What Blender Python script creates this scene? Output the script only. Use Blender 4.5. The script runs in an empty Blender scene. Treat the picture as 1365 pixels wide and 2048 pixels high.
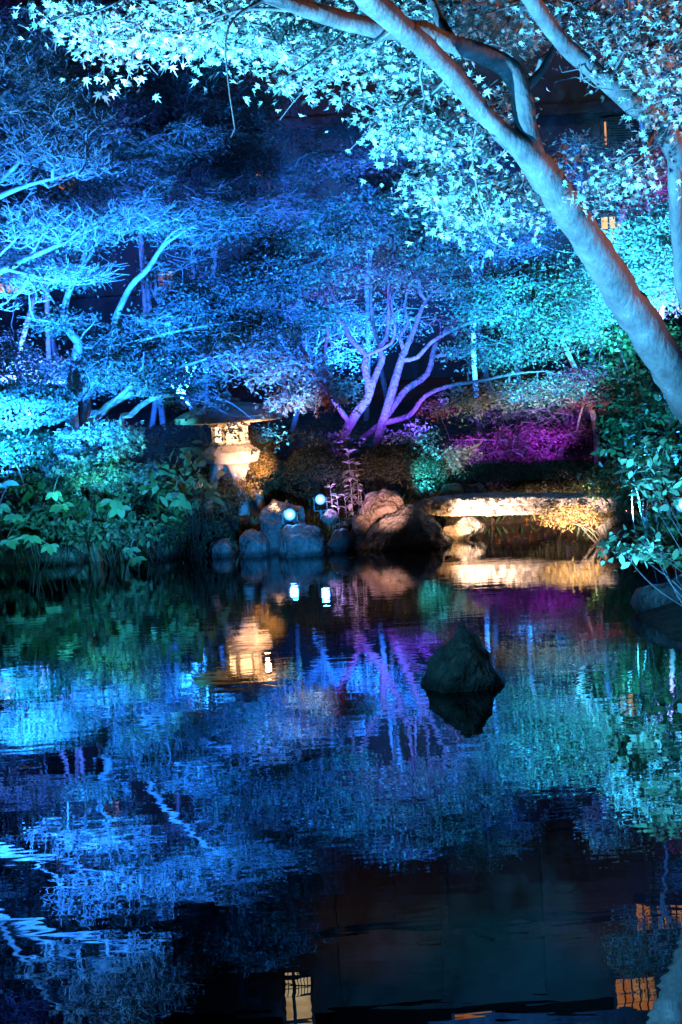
import bpy, bmesh, math, random
import numpy as np
from mathutils import Vector, Matrix, noise as mnoise

# ------------------------------------------------------------------ camera, world, lights, exposure
SC = bpy.context.scene
C = SC.collection
R = math.radians
CAM_H, PITCH, ROLL, LENS = 1.7, 4.9, -3.2, 50.0
FPX = 2048 * LENS / 36.0
cam_data = bpy.data.cameras.new("camera")
cam_data.sensor_fit = 'VERTICAL'
cam_data.sensor_height = 36.0
cam_data.lens = LENS
cam_data.clip_start = 0.05
cam_data.clip_end = 400
cam = bpy.data.objects.new("camera", cam_data)
C.objects.link(cam)
CM = (Matrix.Translation((0, 0, CAM_H)) @ Matrix.Rotation(R(90 - PITCH), 4, 'X') @ Matrix.Rotation(R(ROLL), 4, 'Z'))
cam.matrix_world = CM
SC.camera = cam

world = bpy.data.worlds.new("World")
SC.world = world
world.use_nodes = True
wn = world.node_tree.nodes
sky = wn.new('ShaderNodeTexSky')
sky.sky_type = 'NISHITA'
sky.sun_disc = False
sky.sun_elevation = R(-4)
sky.sun_rotation = R(200)
wn['Background'].inputs['Strength'].default_value = 0.15
world.node_tree.links.new(sky.outputs[0], wn['Background'].inputs['Color'])

SC.view_settings.view_transform = 'Standard'
SC.view_settings.look = 'None'
SC.view_settings.exposure = 1.6
SC.view_settings.gamma = 1
SC.cycles.max_bounces = 4
SC.cycles.diffuse_bounces = 1
SC.cycles.glossy_bounces = 3
SC.cycles.transmission_bounces = 2
SC.cycles.caustics_reflective = False
SC.cycles.caustics_refractive = False
SC.cycles.sample_clamp_indirect = 6
SC.cycles.use_denoising = True
SC.cycles.denoiser = 'OPENIMAGEDENOISE'
SC.cycles.denoising_prefilter = 'ACCURATE'


def ray(px, py):
    d = Vector(((px - 682.5) / FPX, -(py - 1024) / FPX, -1))
    return (CM.to_3x3() @ d).normalized()


def at(px, py, Y):
    """point seen at photo pixel (px, py), Y metres ahead of the camera"""
    d = ray(px, py)
    return Vector((0, 0, CAM_H)) + d * (Y / d.y)


def onz(px, py, z=0.0):
    d = ray(px, py)
    return Vector((0, 0, CAM_H)) + d * ((z - CAM_H) / d.z)


BLUE = (0.01, 0.13, 1.0)
DEEP = (0.03, 0.05, 1.0)
CYAN = (0.02, 0.50, 1.0)
AQUA = (0.03, 0.80, 0.95)
TEAL = (0.02, 0.9, 0.6)
VIOL = (0.28, 0.08, 1.0)
MAGE = (0.6, 0.05, 1.0)
WARM = (1.0, 0.42, 0.13)
AMBER = (1.0, 0.5, 0.25)


def spot(name, pos, target, color, watts, cone=50, blend=0.8, size=0.06):
    l = bpy.data.lights.new(name, 'SPOT')
    l.color = color
    l.energy = watts
    l.spot_size = R(cone)
    l.spot_blend = blend
    l.shadow_soft_size = size
    o = bpy.data.objects.new(name, l)
    C.objects.link(o)
    o.location = pos
    d = Vector(target) - Vector(pos)
    o.rotation_euler = d.to_track_quat('-Z', 'Y').to_euler()
    return o


def plight(name, pos, color, watts, size=0.05):
    l = bpy.data.lights.new(name, 'POINT')
    l.color = color
    l.energy = watts
    l.shadow_soft_size = size
    o = bpy.data.objects.new(name, l)
    C.objects.link(o)
    o.location = pos
    return o


# unseen floodlights and fills, some placed over open water for effect: position (x, y, z) -> aimed at (photo pixel, distance), colour, watts, cone
LIGHTS = [
    ("flood_blue_hill", (-2.9, 11.5, .3), (150, 300, 18.5), (0.010, 0.17, 1.0), 8500, 46),
    ("flood_blue_hill_top", (-3.6, 13.5, .6), (60, 120, 19.5), (0.014, 0.15, 1.0), 6000, 60),
    ("flood_blue_centre", (-0.9, 11.5, .3), (500, 250, 18.5), (0.010, 0.16, 1.0), 7000, 36),
    ("flood_azure_centre", (1.0, 11.5, .3), (800, 380, 18), (0.012, 0.26, 1.0), 7000, 36),
    ("flood_cyan_right", (2.3, 11.2, .5), (1110, 540, 17.2), (0.03, 0.46, 1.0), 11000, 29),
    ("fill_teal_mid", (1.6, 12.5, .6), (1060, 745, 17.2), (0.01, 0.35, 1.0), 1100, 15),  # added fill that turns the middle slope teal
    ("flood_cyan_right_top", (3.6, 12.8, .9), (1280, 470, 17.0), (0.05, 0.50, 1.0), 4200, 46),
    ("fill_back_left", (-3.9, 17.6, 1.5), (90, 150, 21), (0.04, 0.14, 1.0), 2600, 95),  # this and the next three: added behind near trees to lift the crowns
    ("fill_back_cedar", (-1.9, 17.8, 1.6), (380, 220, 21.5), (0.015, 0.22, 1.0), 1300, 85),
    ("fill_back_centre", (0.3, 18.0, 1.6), (680, 340, 21.5), (0.008, 0.12, 1.0), 2300, 80),
    ("fill_back_right", (2.0, 18.0, 1.6), (930, 370, 21), (0.010, 0.16, 1.0), 2300, 80),
    ("fill_blue_left", (-2.6, 17.0, 1.4), (260, 520, 19), (0.010, 0.13, 1.0), 800, 120),  # added blue fill for gaps between tree layers; likewise the next two
    ("fill_blue_centre", (-0.6, 17.4, 1.4), (560, 520, 19), (0.010, 0.13, 1.0), 800, 120),
    ("fill_blue_right", (2.3, 17.9, 1.5), (1000, 560, 19.5), (0.010, 0.18, 1.0), 800, 120),
    ("flood_blue_underlight", (0.4, 15.9, 1.2), (720, 480, 17.5), (0.012, 0.18, 1.0), 300, 100),
    ("flood_blue_twigs", (-4.6, 12.6, .3), (100, 300, 15), (0.03, 0.28, 1.0), 3300, 46),
    ("flood_blue_left_trunks", (-3.0, 13.2, .2), (200, 610, 15.6), (0.02, 0.26, 1.0), 420, 34),
    ("flood_blue_long_limb", (-0.3, 14.2, .5), (500, 570, 15.8), (0.05, 0.42, 1.0), 650, 38),
    ("flood_cyan_shrub", (-3.4, 12.4, .3), (215, 880, 14.9), (0.06, 0.80, 0.85), 850, 22),
    ("flood_teal_left", (-3.8, 12.6, .4), (20, 790, 15.0), (0.02, 0.5, 0.85), 200, 26),
    ("flood_green_leaves", (-2.6, 12.0, .35), (110, 1010, 14.2), (0.04, 0.60, 0.90), 200, 44),
    ("flood_teal_bank", (-1.4, 12.2, .4), (250, 980, 14.9), (0.03, 0.42, 0.95), 330, 38),
    ("fill_blue_shore", (-0.6, 11.8, .2), (540, 1060, 15.2), (0.02, 0.32, 1.0), 260, 34),  # added low over the water to lift the dark shore rocks
    ("flood_violet_trunks", (-0.05, 15.5, .95), (730, 740, 16.6), (0.17, 0.05, 1.0), 420, 70),
    ("flood_violet_trunks_right", (1.0, 15.6, 1.0), (790, 720, 16.6), (0.15, 0.05, 1.0), 340, 70),
    ("flood_violet_low", (0.2, 13.2, .2), (735, 800, 16.6), (0.14, 0.05, 1.0), 600, 14),
    ("flood_magenta_shrub", (1.3, 16.5, 1.0), (1000, 860, 17.3), (0.30, 0.05, 1.0), 50, 90),
    ("flood_magenta_shrub_right", (2.5, 16.5, 1.0), (1090, 860, 17.3), (0.30, 0.05, 1.0), 36, 80),
    ("flood_violet_top", (-3.9, 15.2, .8), (20, 20, 18), (0.30, 0.12, 1.0), 1800, 30),
    ("flood_violet_right", (3.9, 15.2, .9), (1270, 350, 18.5), (0.30, 0.08, 1.0), 1800, 24),
    ("flood_cyan_maple", (-1.6, 4.6, .3), (760, 130, 6.9), (0.09, 0.48, 1.0), 6800, 78),
    ("flood_violet_maple_tip", (-2.2, 5.2, .4), (265, 110, 6.0), (0.45, 0.12, 1.0), 420, 14),
    ("flood_cyan_trunk", (1.0, 4.6, .3), (1130, 380, 7.1), (0.02, 0.36, 1.0), 520, 62),
    ("fill_cyan_limb", (-2.6, 6.4, .9), (980, 120, 6.9), (0.05, 0.42, 1.0), 600, 34),  # added to brighten the shaded bend of the limb
    ("flood_warm_trunk", (5.2, 7.4, 3.4), (1210, 300, 7.2), (1.0, 0.34, 0.18), 520, 42),
    ("flood_warm_lantern", (-0.62, 14.95, .42), (485, 895, 15.85), (1.0, 0.48, 0.20), 190, 40),
    ("flood_warm_bridge", (1.05, 14.7, .10), (1000, 1014, 15.3), (1.0, 0.62, 0.42), 230, 74),
    ("flood_warm_pier", (1.15, 15.1, .08), (915, 1045, 15.7), (1.0, 0.5, 0.2), 16, 110),
    ("flood_warm_bridge_right", (2.3, 13.4, .12), (1120, 1016, 14.8), (1.0, 0.64, 0.46), 560, 50),
    ("flood_warm_boulder", (0.55, 14.4, .35), (765, 1000, 15.4), (1.0, 0.50, 0.40), 42, 50),
    ("fill_rose_maple", (-0.3, 13.9, .3), (590, 765, 15.1), (1.0, 0.45, 0.45), 80, 24),  # added spill of rose light on the reddish maple
    ("flood_violet_plant", (-0.25, 15.05, .40), (695, 960, 15.5), (0.5, 0.30, 1.0), 26, 75),
    ("flood_aqua_sapling", (0.9, 15.6, .55), (870, 905, 16.4), (0.04, 0.7, 0.95), 60, 60),
    ("flood_aqua_right_shrub", (1.6, 7.4, .15), (1310, 1010, 8.9), (0.06, 0.42, 1.0), 400, 65),
    ("flood_teal_right_shrub", (2.2, 9.6, .3), (1290, 850, 11.5), (0.02, 0.40, 0.95), 240, 60),
    ("fill_teal_pond", (-1.5, 5.0, 1.2), (930, 1320, 8.0), (0.03, 0.45, 0.8), 70, 26),  # added in the air over the pond to bring up the rock
]
for nm, a, b, col, w, cone in LIGHTS:
    spot(nm, a, at(*b), col, w, cone)

# ------------------------------------------------------------------ helpers
rng = np.random.default_rng(7)
random.seed(7)


def tag(o, label=None, cat=None, group=None, kind=None):
    if label: o['label'] = label
    if cat: o['category'] = cat
    if group: o['group'] = group
    if kind: o['kind'] = kind
    return o


def empty(name, loc, label, cat, group=None):
    o = bpy.data.objects.new(name, None)
    o.empty_display_size = 0.1
    C.objects.link(o)
    o.location = loc
    return tag(o, label, cat, group)


def link_mesh(name, me, mat, parent=None):
    """mesh data is in world coordinates; shift to the parent's frame"""
    if parent is not None:
        me.transform(Matrix.Translation(-Vector(parent.location)))
    o = bpy.data.objects.new(name, me)
    C.objects.link(o)
    if mat is not None:
        me.materials.append(mat)
    if parent is not None:
        o.parent = parent
    return o


def np_mesh(name, verts, loops, starts, smooth=False):
    me = bpy.data.meshes.new(name)
    me.vertices.add(len(verts))
    me.vertices.foreach_set("co", np.asarray(verts, dtype=np.float32).ravel())
    me.loops.add(len(loops))
    me.loops.foreach_set("vertex_index", np.asarray(loops, dtype=np.int32).ravel())
    me.polygons.add(len(starts))
    me.polygons.foreach_set("loop_start", np.asarray(starts, dtype=np.int32))
    me.update(calc_edges=True)
    if smooth:
        me.polygons.foreach_set("use_smooth", np.ones(len(starts), dtype=bool))
    return me


def bm_mesh(name, bm, smooth=False):
    me = bpy.data.meshes.new(name)
    bm.normal_update()
    bm.to_mesh(me)
    bm.free()
    if smooth:
        for p in me.polygons: p.use_smooth = True
    return me


# ------------------------------------------------------------------ materials
def new_mat(name):
    m = bpy.data.materials.new(name)
    m.use_nodes = True
    nt = m.node_tree
    nt.nodes.clear()
    out = nt.nodes.new('ShaderNodeOutputMaterial')
    return m, nt, out


def ramp(nt, stops):
    r = nt.nodes.new('ShaderNodeValToRGB')
    e = r.color_ramp.elements
    while len(e) < len(stops): e.new(0.5)
    for i, (p, c) in enumerate(stops):
        e[i].position = p
        e[i].color = (*c, 1)
    return r


def leaf_mat(name, cols, trans=0.35, gloss=0.0):
    """leaf colour varies from leaf to leaf; thin leaf lets some light through"""
    m, nt, out = new_mat(name)
    g = nt.nodes.new('ShaderNodeNewGeometry')
    r = ramp(nt, [(i / max(1, len(cols) - 1), c) for i, c in enumerate(cols)])
    nt.links.new(g.outputs['Random Per Island'], r.inputs[0])
    d = nt.nodes.new('ShaderNodeBsdfDiffuse')
    t = nt.nodes.new('ShaderNodeBsdfTranslucent')
    mx = nt.nodes.new('ShaderNodeMixShader')
    mx.inputs[0].default_value = trans
    nt.links.new(r.outputs[0], d.inputs[0])
    nt.links.new(r.outputs[0], t.inputs[0])
    nt.links.new(d.outputs[0], mx.inputs[1])
    nt.links.new(t.outputs[0], mx.inputs[2])
    last = mx
    if gloss > 0:
        gl = nt.nodes.new('ShaderNodeBsdfGlossy')
        gl.inputs['Roughness'].default_value = 0.35
        m2 = nt.nodes.new('ShaderNodeMixShader')
        m2.inputs[0].default_value = gloss
        nt.links.new(last.outputs[0], m2.inputs[1])
        nt.links.new(gl.outputs[0], m2.inputs[2])
        last = m2
    nt.links.new(last.outputs[0], out.inputs[0])
    return m


def rough_mat(name, c1, c2, scale=4.0, bump=0.5, rough=0.85, c3=None, detail=8, spec=0.3, stretch=(1, 1, 1), bscale=None, dist=0.05):
    m, nt, out = new_mat(name)
    b = nt.nodes.new('ShaderNodeBsdfPrincipled')
    tc = nt.nodes.new('ShaderNodeTexCoord')
    mp = nt.nodes.new('ShaderNodeMapping')
    mp.inputs['Scale'].default_value = stretch
    nt.links.new(tc.outputs['Object'], mp.inputs[0])
    n = nt.nodes.new('ShaderNodeTexNoise')
    n.inputs['Scale'].default_value = scale
    n.inputs['Detail'].default_value = detail
    n.inputs['Roughness'].default_value = 0.65
    nt.links.new(mp.outputs[0], n.inputs['Vector'])
    st = [(0.32, c1), (0.62, c2)]
    if c3: st.append((0.75, c3))
    r = ramp(nt, st)
    nt.links.new(n.outputs[0], r.inputs[0])
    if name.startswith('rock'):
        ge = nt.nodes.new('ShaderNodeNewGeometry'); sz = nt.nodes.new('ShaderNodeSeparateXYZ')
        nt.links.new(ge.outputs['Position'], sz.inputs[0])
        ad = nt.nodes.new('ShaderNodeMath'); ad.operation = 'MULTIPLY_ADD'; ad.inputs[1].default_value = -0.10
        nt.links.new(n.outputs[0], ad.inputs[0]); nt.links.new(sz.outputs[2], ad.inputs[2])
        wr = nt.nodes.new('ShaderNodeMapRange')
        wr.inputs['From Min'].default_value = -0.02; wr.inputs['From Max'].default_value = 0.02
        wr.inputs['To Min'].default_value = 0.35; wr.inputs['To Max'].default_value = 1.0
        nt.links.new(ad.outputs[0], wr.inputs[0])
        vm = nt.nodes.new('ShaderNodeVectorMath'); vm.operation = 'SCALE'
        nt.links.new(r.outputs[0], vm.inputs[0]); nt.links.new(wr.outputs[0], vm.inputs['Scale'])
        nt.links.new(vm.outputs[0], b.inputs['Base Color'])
    else:
        nt.links.new(r.outputs[0], b.inputs['Base Color'])
    n2 = nt.nodes.new('ShaderNodeTexNoise')
    n2.inputs['Scale'].default_value = bscale or scale * 4
    n2.inputs['Detail'].default_value = 6
    nt.links.new(mp.outputs[0], n2.inputs['Vector'])
    bp = nt.nodes.new('ShaderNodeBump')
    bp.inputs['Strength'].default_value = bump
    bp.inputs['Distance'].default_value = dist
    nt.links.new(n2.outputs[0], bp.inputs['Height'])
    nt.links.new(bp.outputs[0], b.inputs['Normal'])
    b.inputs['Roughness'].default_value = rough
    b.inputs['Specular IOR Level'].default_value = spec
    nt.links.new(b.outputs[0], out.inputs[0])
    return m


def plain_mat(name, c, rough=0.5, metal=0.0):
    m, nt, out = new_mat(name)
    b = nt.nodes.new('ShaderNodeBsdfPrincipled')
    n = nt.nodes.new('ShaderNodeTexNoise')
    n.inputs['Scale'].default_value = 30
    r = ramp(nt, [(0.3, tuple(x * 0.8 for x in c)), (0.7, tuple(min(1, x * 1.15) for x in c))])
    nt.links.new(n.outputs[0], r.inputs[0])
    nt.links.new(r.outputs[0], b.inputs['Base Color'])
    b.inputs['Roughness'].default_value = rough
    b.inputs['Metallic'].default_value = metal
    nt.links.new(b.outputs[0], out.inputs[0])
    return m


def glow_mat(name, c, strength, c2=None, scale=3.0):
    m, nt, out = new_mat(name)
    e = nt.nodes.new('ShaderNodeEmission')
    e.inputs['Strength'].default_value = strength
    if c2:
        tc = nt.nodes.new('ShaderNodeTexCoord')
        n = nt.nodes.new('ShaderNodeTexNoise')
        n.inputs['Scale'].default_value = scale
        nt.links.new(tc.outputs['Object'], n.inputs['Vector'])
        r = ramp(nt, [(0.35, c), (0.65, c2)])
        nt.links.new(n.outputs[0], r.inputs[0])
        nt.links.new(r.outputs[0], e.inputs[0])
    else:
        e.inputs[0].default_value = (*c, 1)
    nt.links.new(e.outputs[0], out.inputs[0])
    return m


M = {}
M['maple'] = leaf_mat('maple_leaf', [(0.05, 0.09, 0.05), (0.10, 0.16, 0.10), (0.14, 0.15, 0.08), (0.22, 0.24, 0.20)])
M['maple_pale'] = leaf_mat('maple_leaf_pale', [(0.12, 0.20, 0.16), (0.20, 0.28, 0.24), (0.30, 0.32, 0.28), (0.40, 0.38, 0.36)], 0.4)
M['maple_red'] = leaf_mat('maple_leaf_red', [(0.20, 0.05, 0.04), (0.34, 0.12, 0.08), (0.30, 0.16, 0.14), (0.38, 0.26, 0.22)])
M['maple_pink'] = leaf_mat('maple_leaf_pink', [(0.20, 0.05, 0.08), (0.34, 0.10, 0.16), (0.16, 0.06, 0.10)])
M['conifer'] = leaf_mat('conifer_needle', [(0.03, 0.06, 0.04), (0.07, 0.12, 0.08), (0.12, 0.16, 0.14)], 0.15)
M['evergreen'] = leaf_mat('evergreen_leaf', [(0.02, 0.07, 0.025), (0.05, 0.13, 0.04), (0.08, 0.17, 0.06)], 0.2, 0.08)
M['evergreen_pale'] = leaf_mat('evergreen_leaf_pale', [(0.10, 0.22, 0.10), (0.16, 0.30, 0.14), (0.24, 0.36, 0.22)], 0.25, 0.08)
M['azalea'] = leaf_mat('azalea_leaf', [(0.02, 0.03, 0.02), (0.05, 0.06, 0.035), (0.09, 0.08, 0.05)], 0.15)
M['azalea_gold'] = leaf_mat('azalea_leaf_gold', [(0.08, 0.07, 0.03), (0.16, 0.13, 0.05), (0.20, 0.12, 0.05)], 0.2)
M['variegated'] = leaf_mat('variegated_leaf', [(0.30, 0.30, 0.22), (0.5, 0.42, 0.38), (0.6, 0.55, 0.5)], 0.3)
M['fallen'] = leaf_mat('fallen_leaf', [(0.16, 0.06, 0.02), (0.30, 0.13, 0.04), (0.22, 0.09, 0.04), (0.4, 0.2, 0.08)], 0.1)
M['bark'] = rough_mat('bark_grey', (0.14, 0.12, 0.10), (0.30, 0.27, 0.24), 6, 0.6, 0.9, (0.36, 0.34, 0.30), dist=0.02)
M['bark_big'] = rough_mat('bark_smooth', (0.022, 0.02, 0.018), (0.07, 0.064, 0.058), 5, 0.7, 0.85, (0.13, 0.12, 0.11), stretch=(1.6, 1.6, 0.7), bscale=26, dist=0.016)
M['bark_mid'] = rough_mat('bark_brown', (0.03, 0.026, 0.024), (0.09, 0.08, 0.075), 7, 0.9, 0.9, (0.15, 0.14, 0.13), dist=0.04)
M['bark_dark'] = rough_mat('bark_dark', (0.03, 0.025, 0.02), (0.10, 0.08, 0.07), 6, 0.7, 0.9)
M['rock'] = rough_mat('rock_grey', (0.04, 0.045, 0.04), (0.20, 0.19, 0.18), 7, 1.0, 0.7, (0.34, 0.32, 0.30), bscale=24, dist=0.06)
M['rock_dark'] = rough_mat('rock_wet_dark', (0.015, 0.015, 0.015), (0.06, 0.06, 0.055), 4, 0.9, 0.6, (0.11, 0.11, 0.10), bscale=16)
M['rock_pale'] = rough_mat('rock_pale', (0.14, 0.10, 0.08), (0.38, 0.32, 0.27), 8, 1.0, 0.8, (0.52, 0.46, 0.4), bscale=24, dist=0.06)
M['granite'] = rough_mat('granite', (0.24, 0.22, 0.20), (0.46, 0.44, 0.41), 9, 0.35, 0.8, (0.55, 0.52, 0.5), bscale=60, dist=0.01)
M['granite_dappled'] = rough_mat('granite_split_dapple', (0.10, 0.09, 0.085), (0.42, 0.39, 0.36), 13, 1.0, 0.85, (0.62, 0.58, 0.52), bscale=16, dist=0.15, detail=4)  # rough split stone; its colour contrast also paints leaf-shadow dapple
M['soil'] = rough_mat('soil', (0.02, 0.016, 0.012), (0.06, 0.045, 0.03), 3, 0.8, 0.95, (0.09, 0.06, 0.04))
M['lamp_black'] = plain_mat('lamp_black', (0.02, 0.02, 0.022), 0.4)
M['wall'] = rough_mat('wall_plaster', (0.030, 0.022, 0.016), (0.050, 0.038, 0.028), 1.5, 0.2, 0.9)
M['timber'] = rough_mat('timber_dark', (0.02, 0.016, 0.012), (0.05, 0.04, 0.03), 6, 0.3, 0.8)
M['rooftile'] = rough_mat('roof_tile', (0.03, 0.03, 0.035), (0.07, 0.07, 0.08), 6, 0.4, 0.6)
M['window_warm'] = glow_mat('window_glow', (0.6, 0.36, 0.15), 0.5, (1.0, 0.78, 0.45), 2.2)
M['window_orange'] = glow_mat('window_glow_orange', (1.0, 0.25, 0.05), 0.32, (1.0, 0.55, 0.25), 4.0)
m, nt, out = new_mat('lens_blue')
tcn = nt.nodes.new('ShaderNodeTexCoord'); vl = nt.nodes.new('ShaderNodeVectorMath'); vl.operation = 'LENGTH'
nt.links.new(tcn.outputs['Object'], vl.inputs[0])
mpr = nt.nodes.new('ShaderNodeMapRange'); mpr.inputs['From Min'].default_value = .02; mpr.inputs['From Max'].default_value = .068
nt.links.new(vl.outputs['Value'], mpr.inputs[0])
rr_ = ramp(nt, [(0.0, (0.45, 0.85, 1.0)), (0.5, (0.12, 0.5, 1.0)), (1.0, (0.01, 0.12, 0.8))])
nt.links.new(mpr.outputs[0], rr_.inputs[0])
em = nt.nodes.new('ShaderNodeEmission'); em.inputs['Strength'].default_value = 0.75
nt.links.new(rr_.outputs[0], em.inputs[0]); nt.links.new(em.outputs[0], out.inputs[0])
M['lens_blue'] = m
M['fire'] = glow_mat('lantern_paper', (1.0, 0.60, 0.28), 1.6)
M['leaf_float'] = leaf_mat('floating_leaf', [(0.35, 0.16, 0.06), (0.5, 0.3, 0.16)], 0.1)

# ------------------------------------------------------------------ leaves
LEAF = {}
LEAF['diamond'] = np.array([(0, 0), (0.42, 0.30), (1, 0), (0.42, -0.30)])
LEAF['needle'] = np.array([(0, 0.03), (0.5, 0.09), (1, 0), (0.5, -0.09)])
LEAF['oval'] = np.array([(0, 0), (0.22, 0.17), (0.52, 0.24), (0.80, 0.15), (1, 0), (0.80, -0.15), (0.52, -0.24), (0.22, -0.17)])
# small three-pointed leaf for maples further off
LEAF['tri'] = np.array([(0, 0), (0.10, 0.22), (0.45, 0.52), (0.42, 0.12), (1.0, 0), (0.42, -0.12), (0.45, -0.52), (0.10, -0.22)])


def star():
    pts = [(0, 0.0)]
    lobes = [(-128, 0.42), (-82, 0.66), (-40, 0.86), (0, 1.0), (40, 0.86), (82, 0.66), (128, 0.42)]
    c = np.array((0.32, 0.0))
    out = []
    for i, (a, l) in enumerate(lobes):
        ar = R(a)
        out.append(c + 0.66 * l * np.array((math.cos(ar), math.sin(ar))))
        if i < len(lobes) - 1:
            am = R((a + lobes[i + 1][0]) / 2)
            out.append(c + 0.20 * np.array((math.cos(am), math.sin(am))))
    out.append(np.array((0.12, 0.0)))
    return np.array(out)


LEAF['maple'] = star()


def leaves(name, pos, nrm, size, kind, fold=0.25, width=1.0):
    """one flat leaf per position: nrm gives the way the blade faces"""
    n = len(pos)
    T = LEAF[kind]
    k = len(T)
    nrm = nrm / np.linalg.norm(nrm, axis=1, keepdims=True)
    a = rng.normal(size=(n, 3))
    u = a - (a * nrm).sum(1, keepdims=True) * nrm
    u /= np.linalg.norm(u, axis=1, keepdims=True)
    v = np.cross(nrm, u)
    size = np.broadcast_to(np.asarray(size, dtype=float), (n,))[:, None, None]
    X = T[None, :, 0:1]
    Yv = T[None, :, 1:2] * width
    Z = -fold * X * X + np.abs(Yv) * fold * 0.8
    V = pos[:, None, :] + size * (X * u[:, None, :] + Yv * v[:, None, :] + Z * nrm[:, None, :])
    V = V.reshape(-1, 3)
    return np_mesh(name, V, np.arange(n * k), np.arange(n) * k)


def leaves_dir(name, pos, u, nrm, size, kind, fold=0.3, width=1.0):
    n = len(pos)
    T = LEAF[kind]
    k = len(T)
    u = u / np.linalg.norm(u, axis=1, keepdims=True)
    v = np.cross(nrm, u)
    v /= np.linalg.norm(v, axis=1, keepdims=True) + 1e-9
    w = np.cross(u, v)
    size = np.broadcast_to(np.asarray(size, dtype=float), (n,))[:, None, None]
    X = T[None, :, 0:1]
    Yv = T[None, :, 1:2] * width
    Z = -fold * X * X + np.abs(Yv) * fold * 0.9
    V = pos[:, None, :] + size * (X * u[:, None, :] + Yv * v[:, None, :] + Z * w[:, None, :])
    return np_mesh(name, V.reshape(-1, 3), np.arange(n * k), np.arange(n) * k)


# ------------------------------------------------------------------ branches
def catmull(pts, step):
    P = [np.array(p, dtype=float) for p in pts]
    P = [2 * P[0] - P[1]] + P + [2 * P[-1] - P[-2]]
    out = [P[1]]
    for i in range(1, len(P) - 2):
        L = np.linalg.norm(P[i + 1][:3] - P[i][:3])
        m = max(1, int(math.ceil(L / step)))
        for j in range(1, m + 1):
            t = j / m
            p0, p1, p2, p3 = P[i - 1], P[i], P[i + 1], P[i + 2]
            out.append(0.5 * (2 * p1 + (p2 - p0) * t + (2 * p0 - 5 * p1 + 4 * p2 - p3) * t * t + (3 * p1 - p0 - 3 * p2 + p3) * t ** 3))
    return np.array(out)


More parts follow.
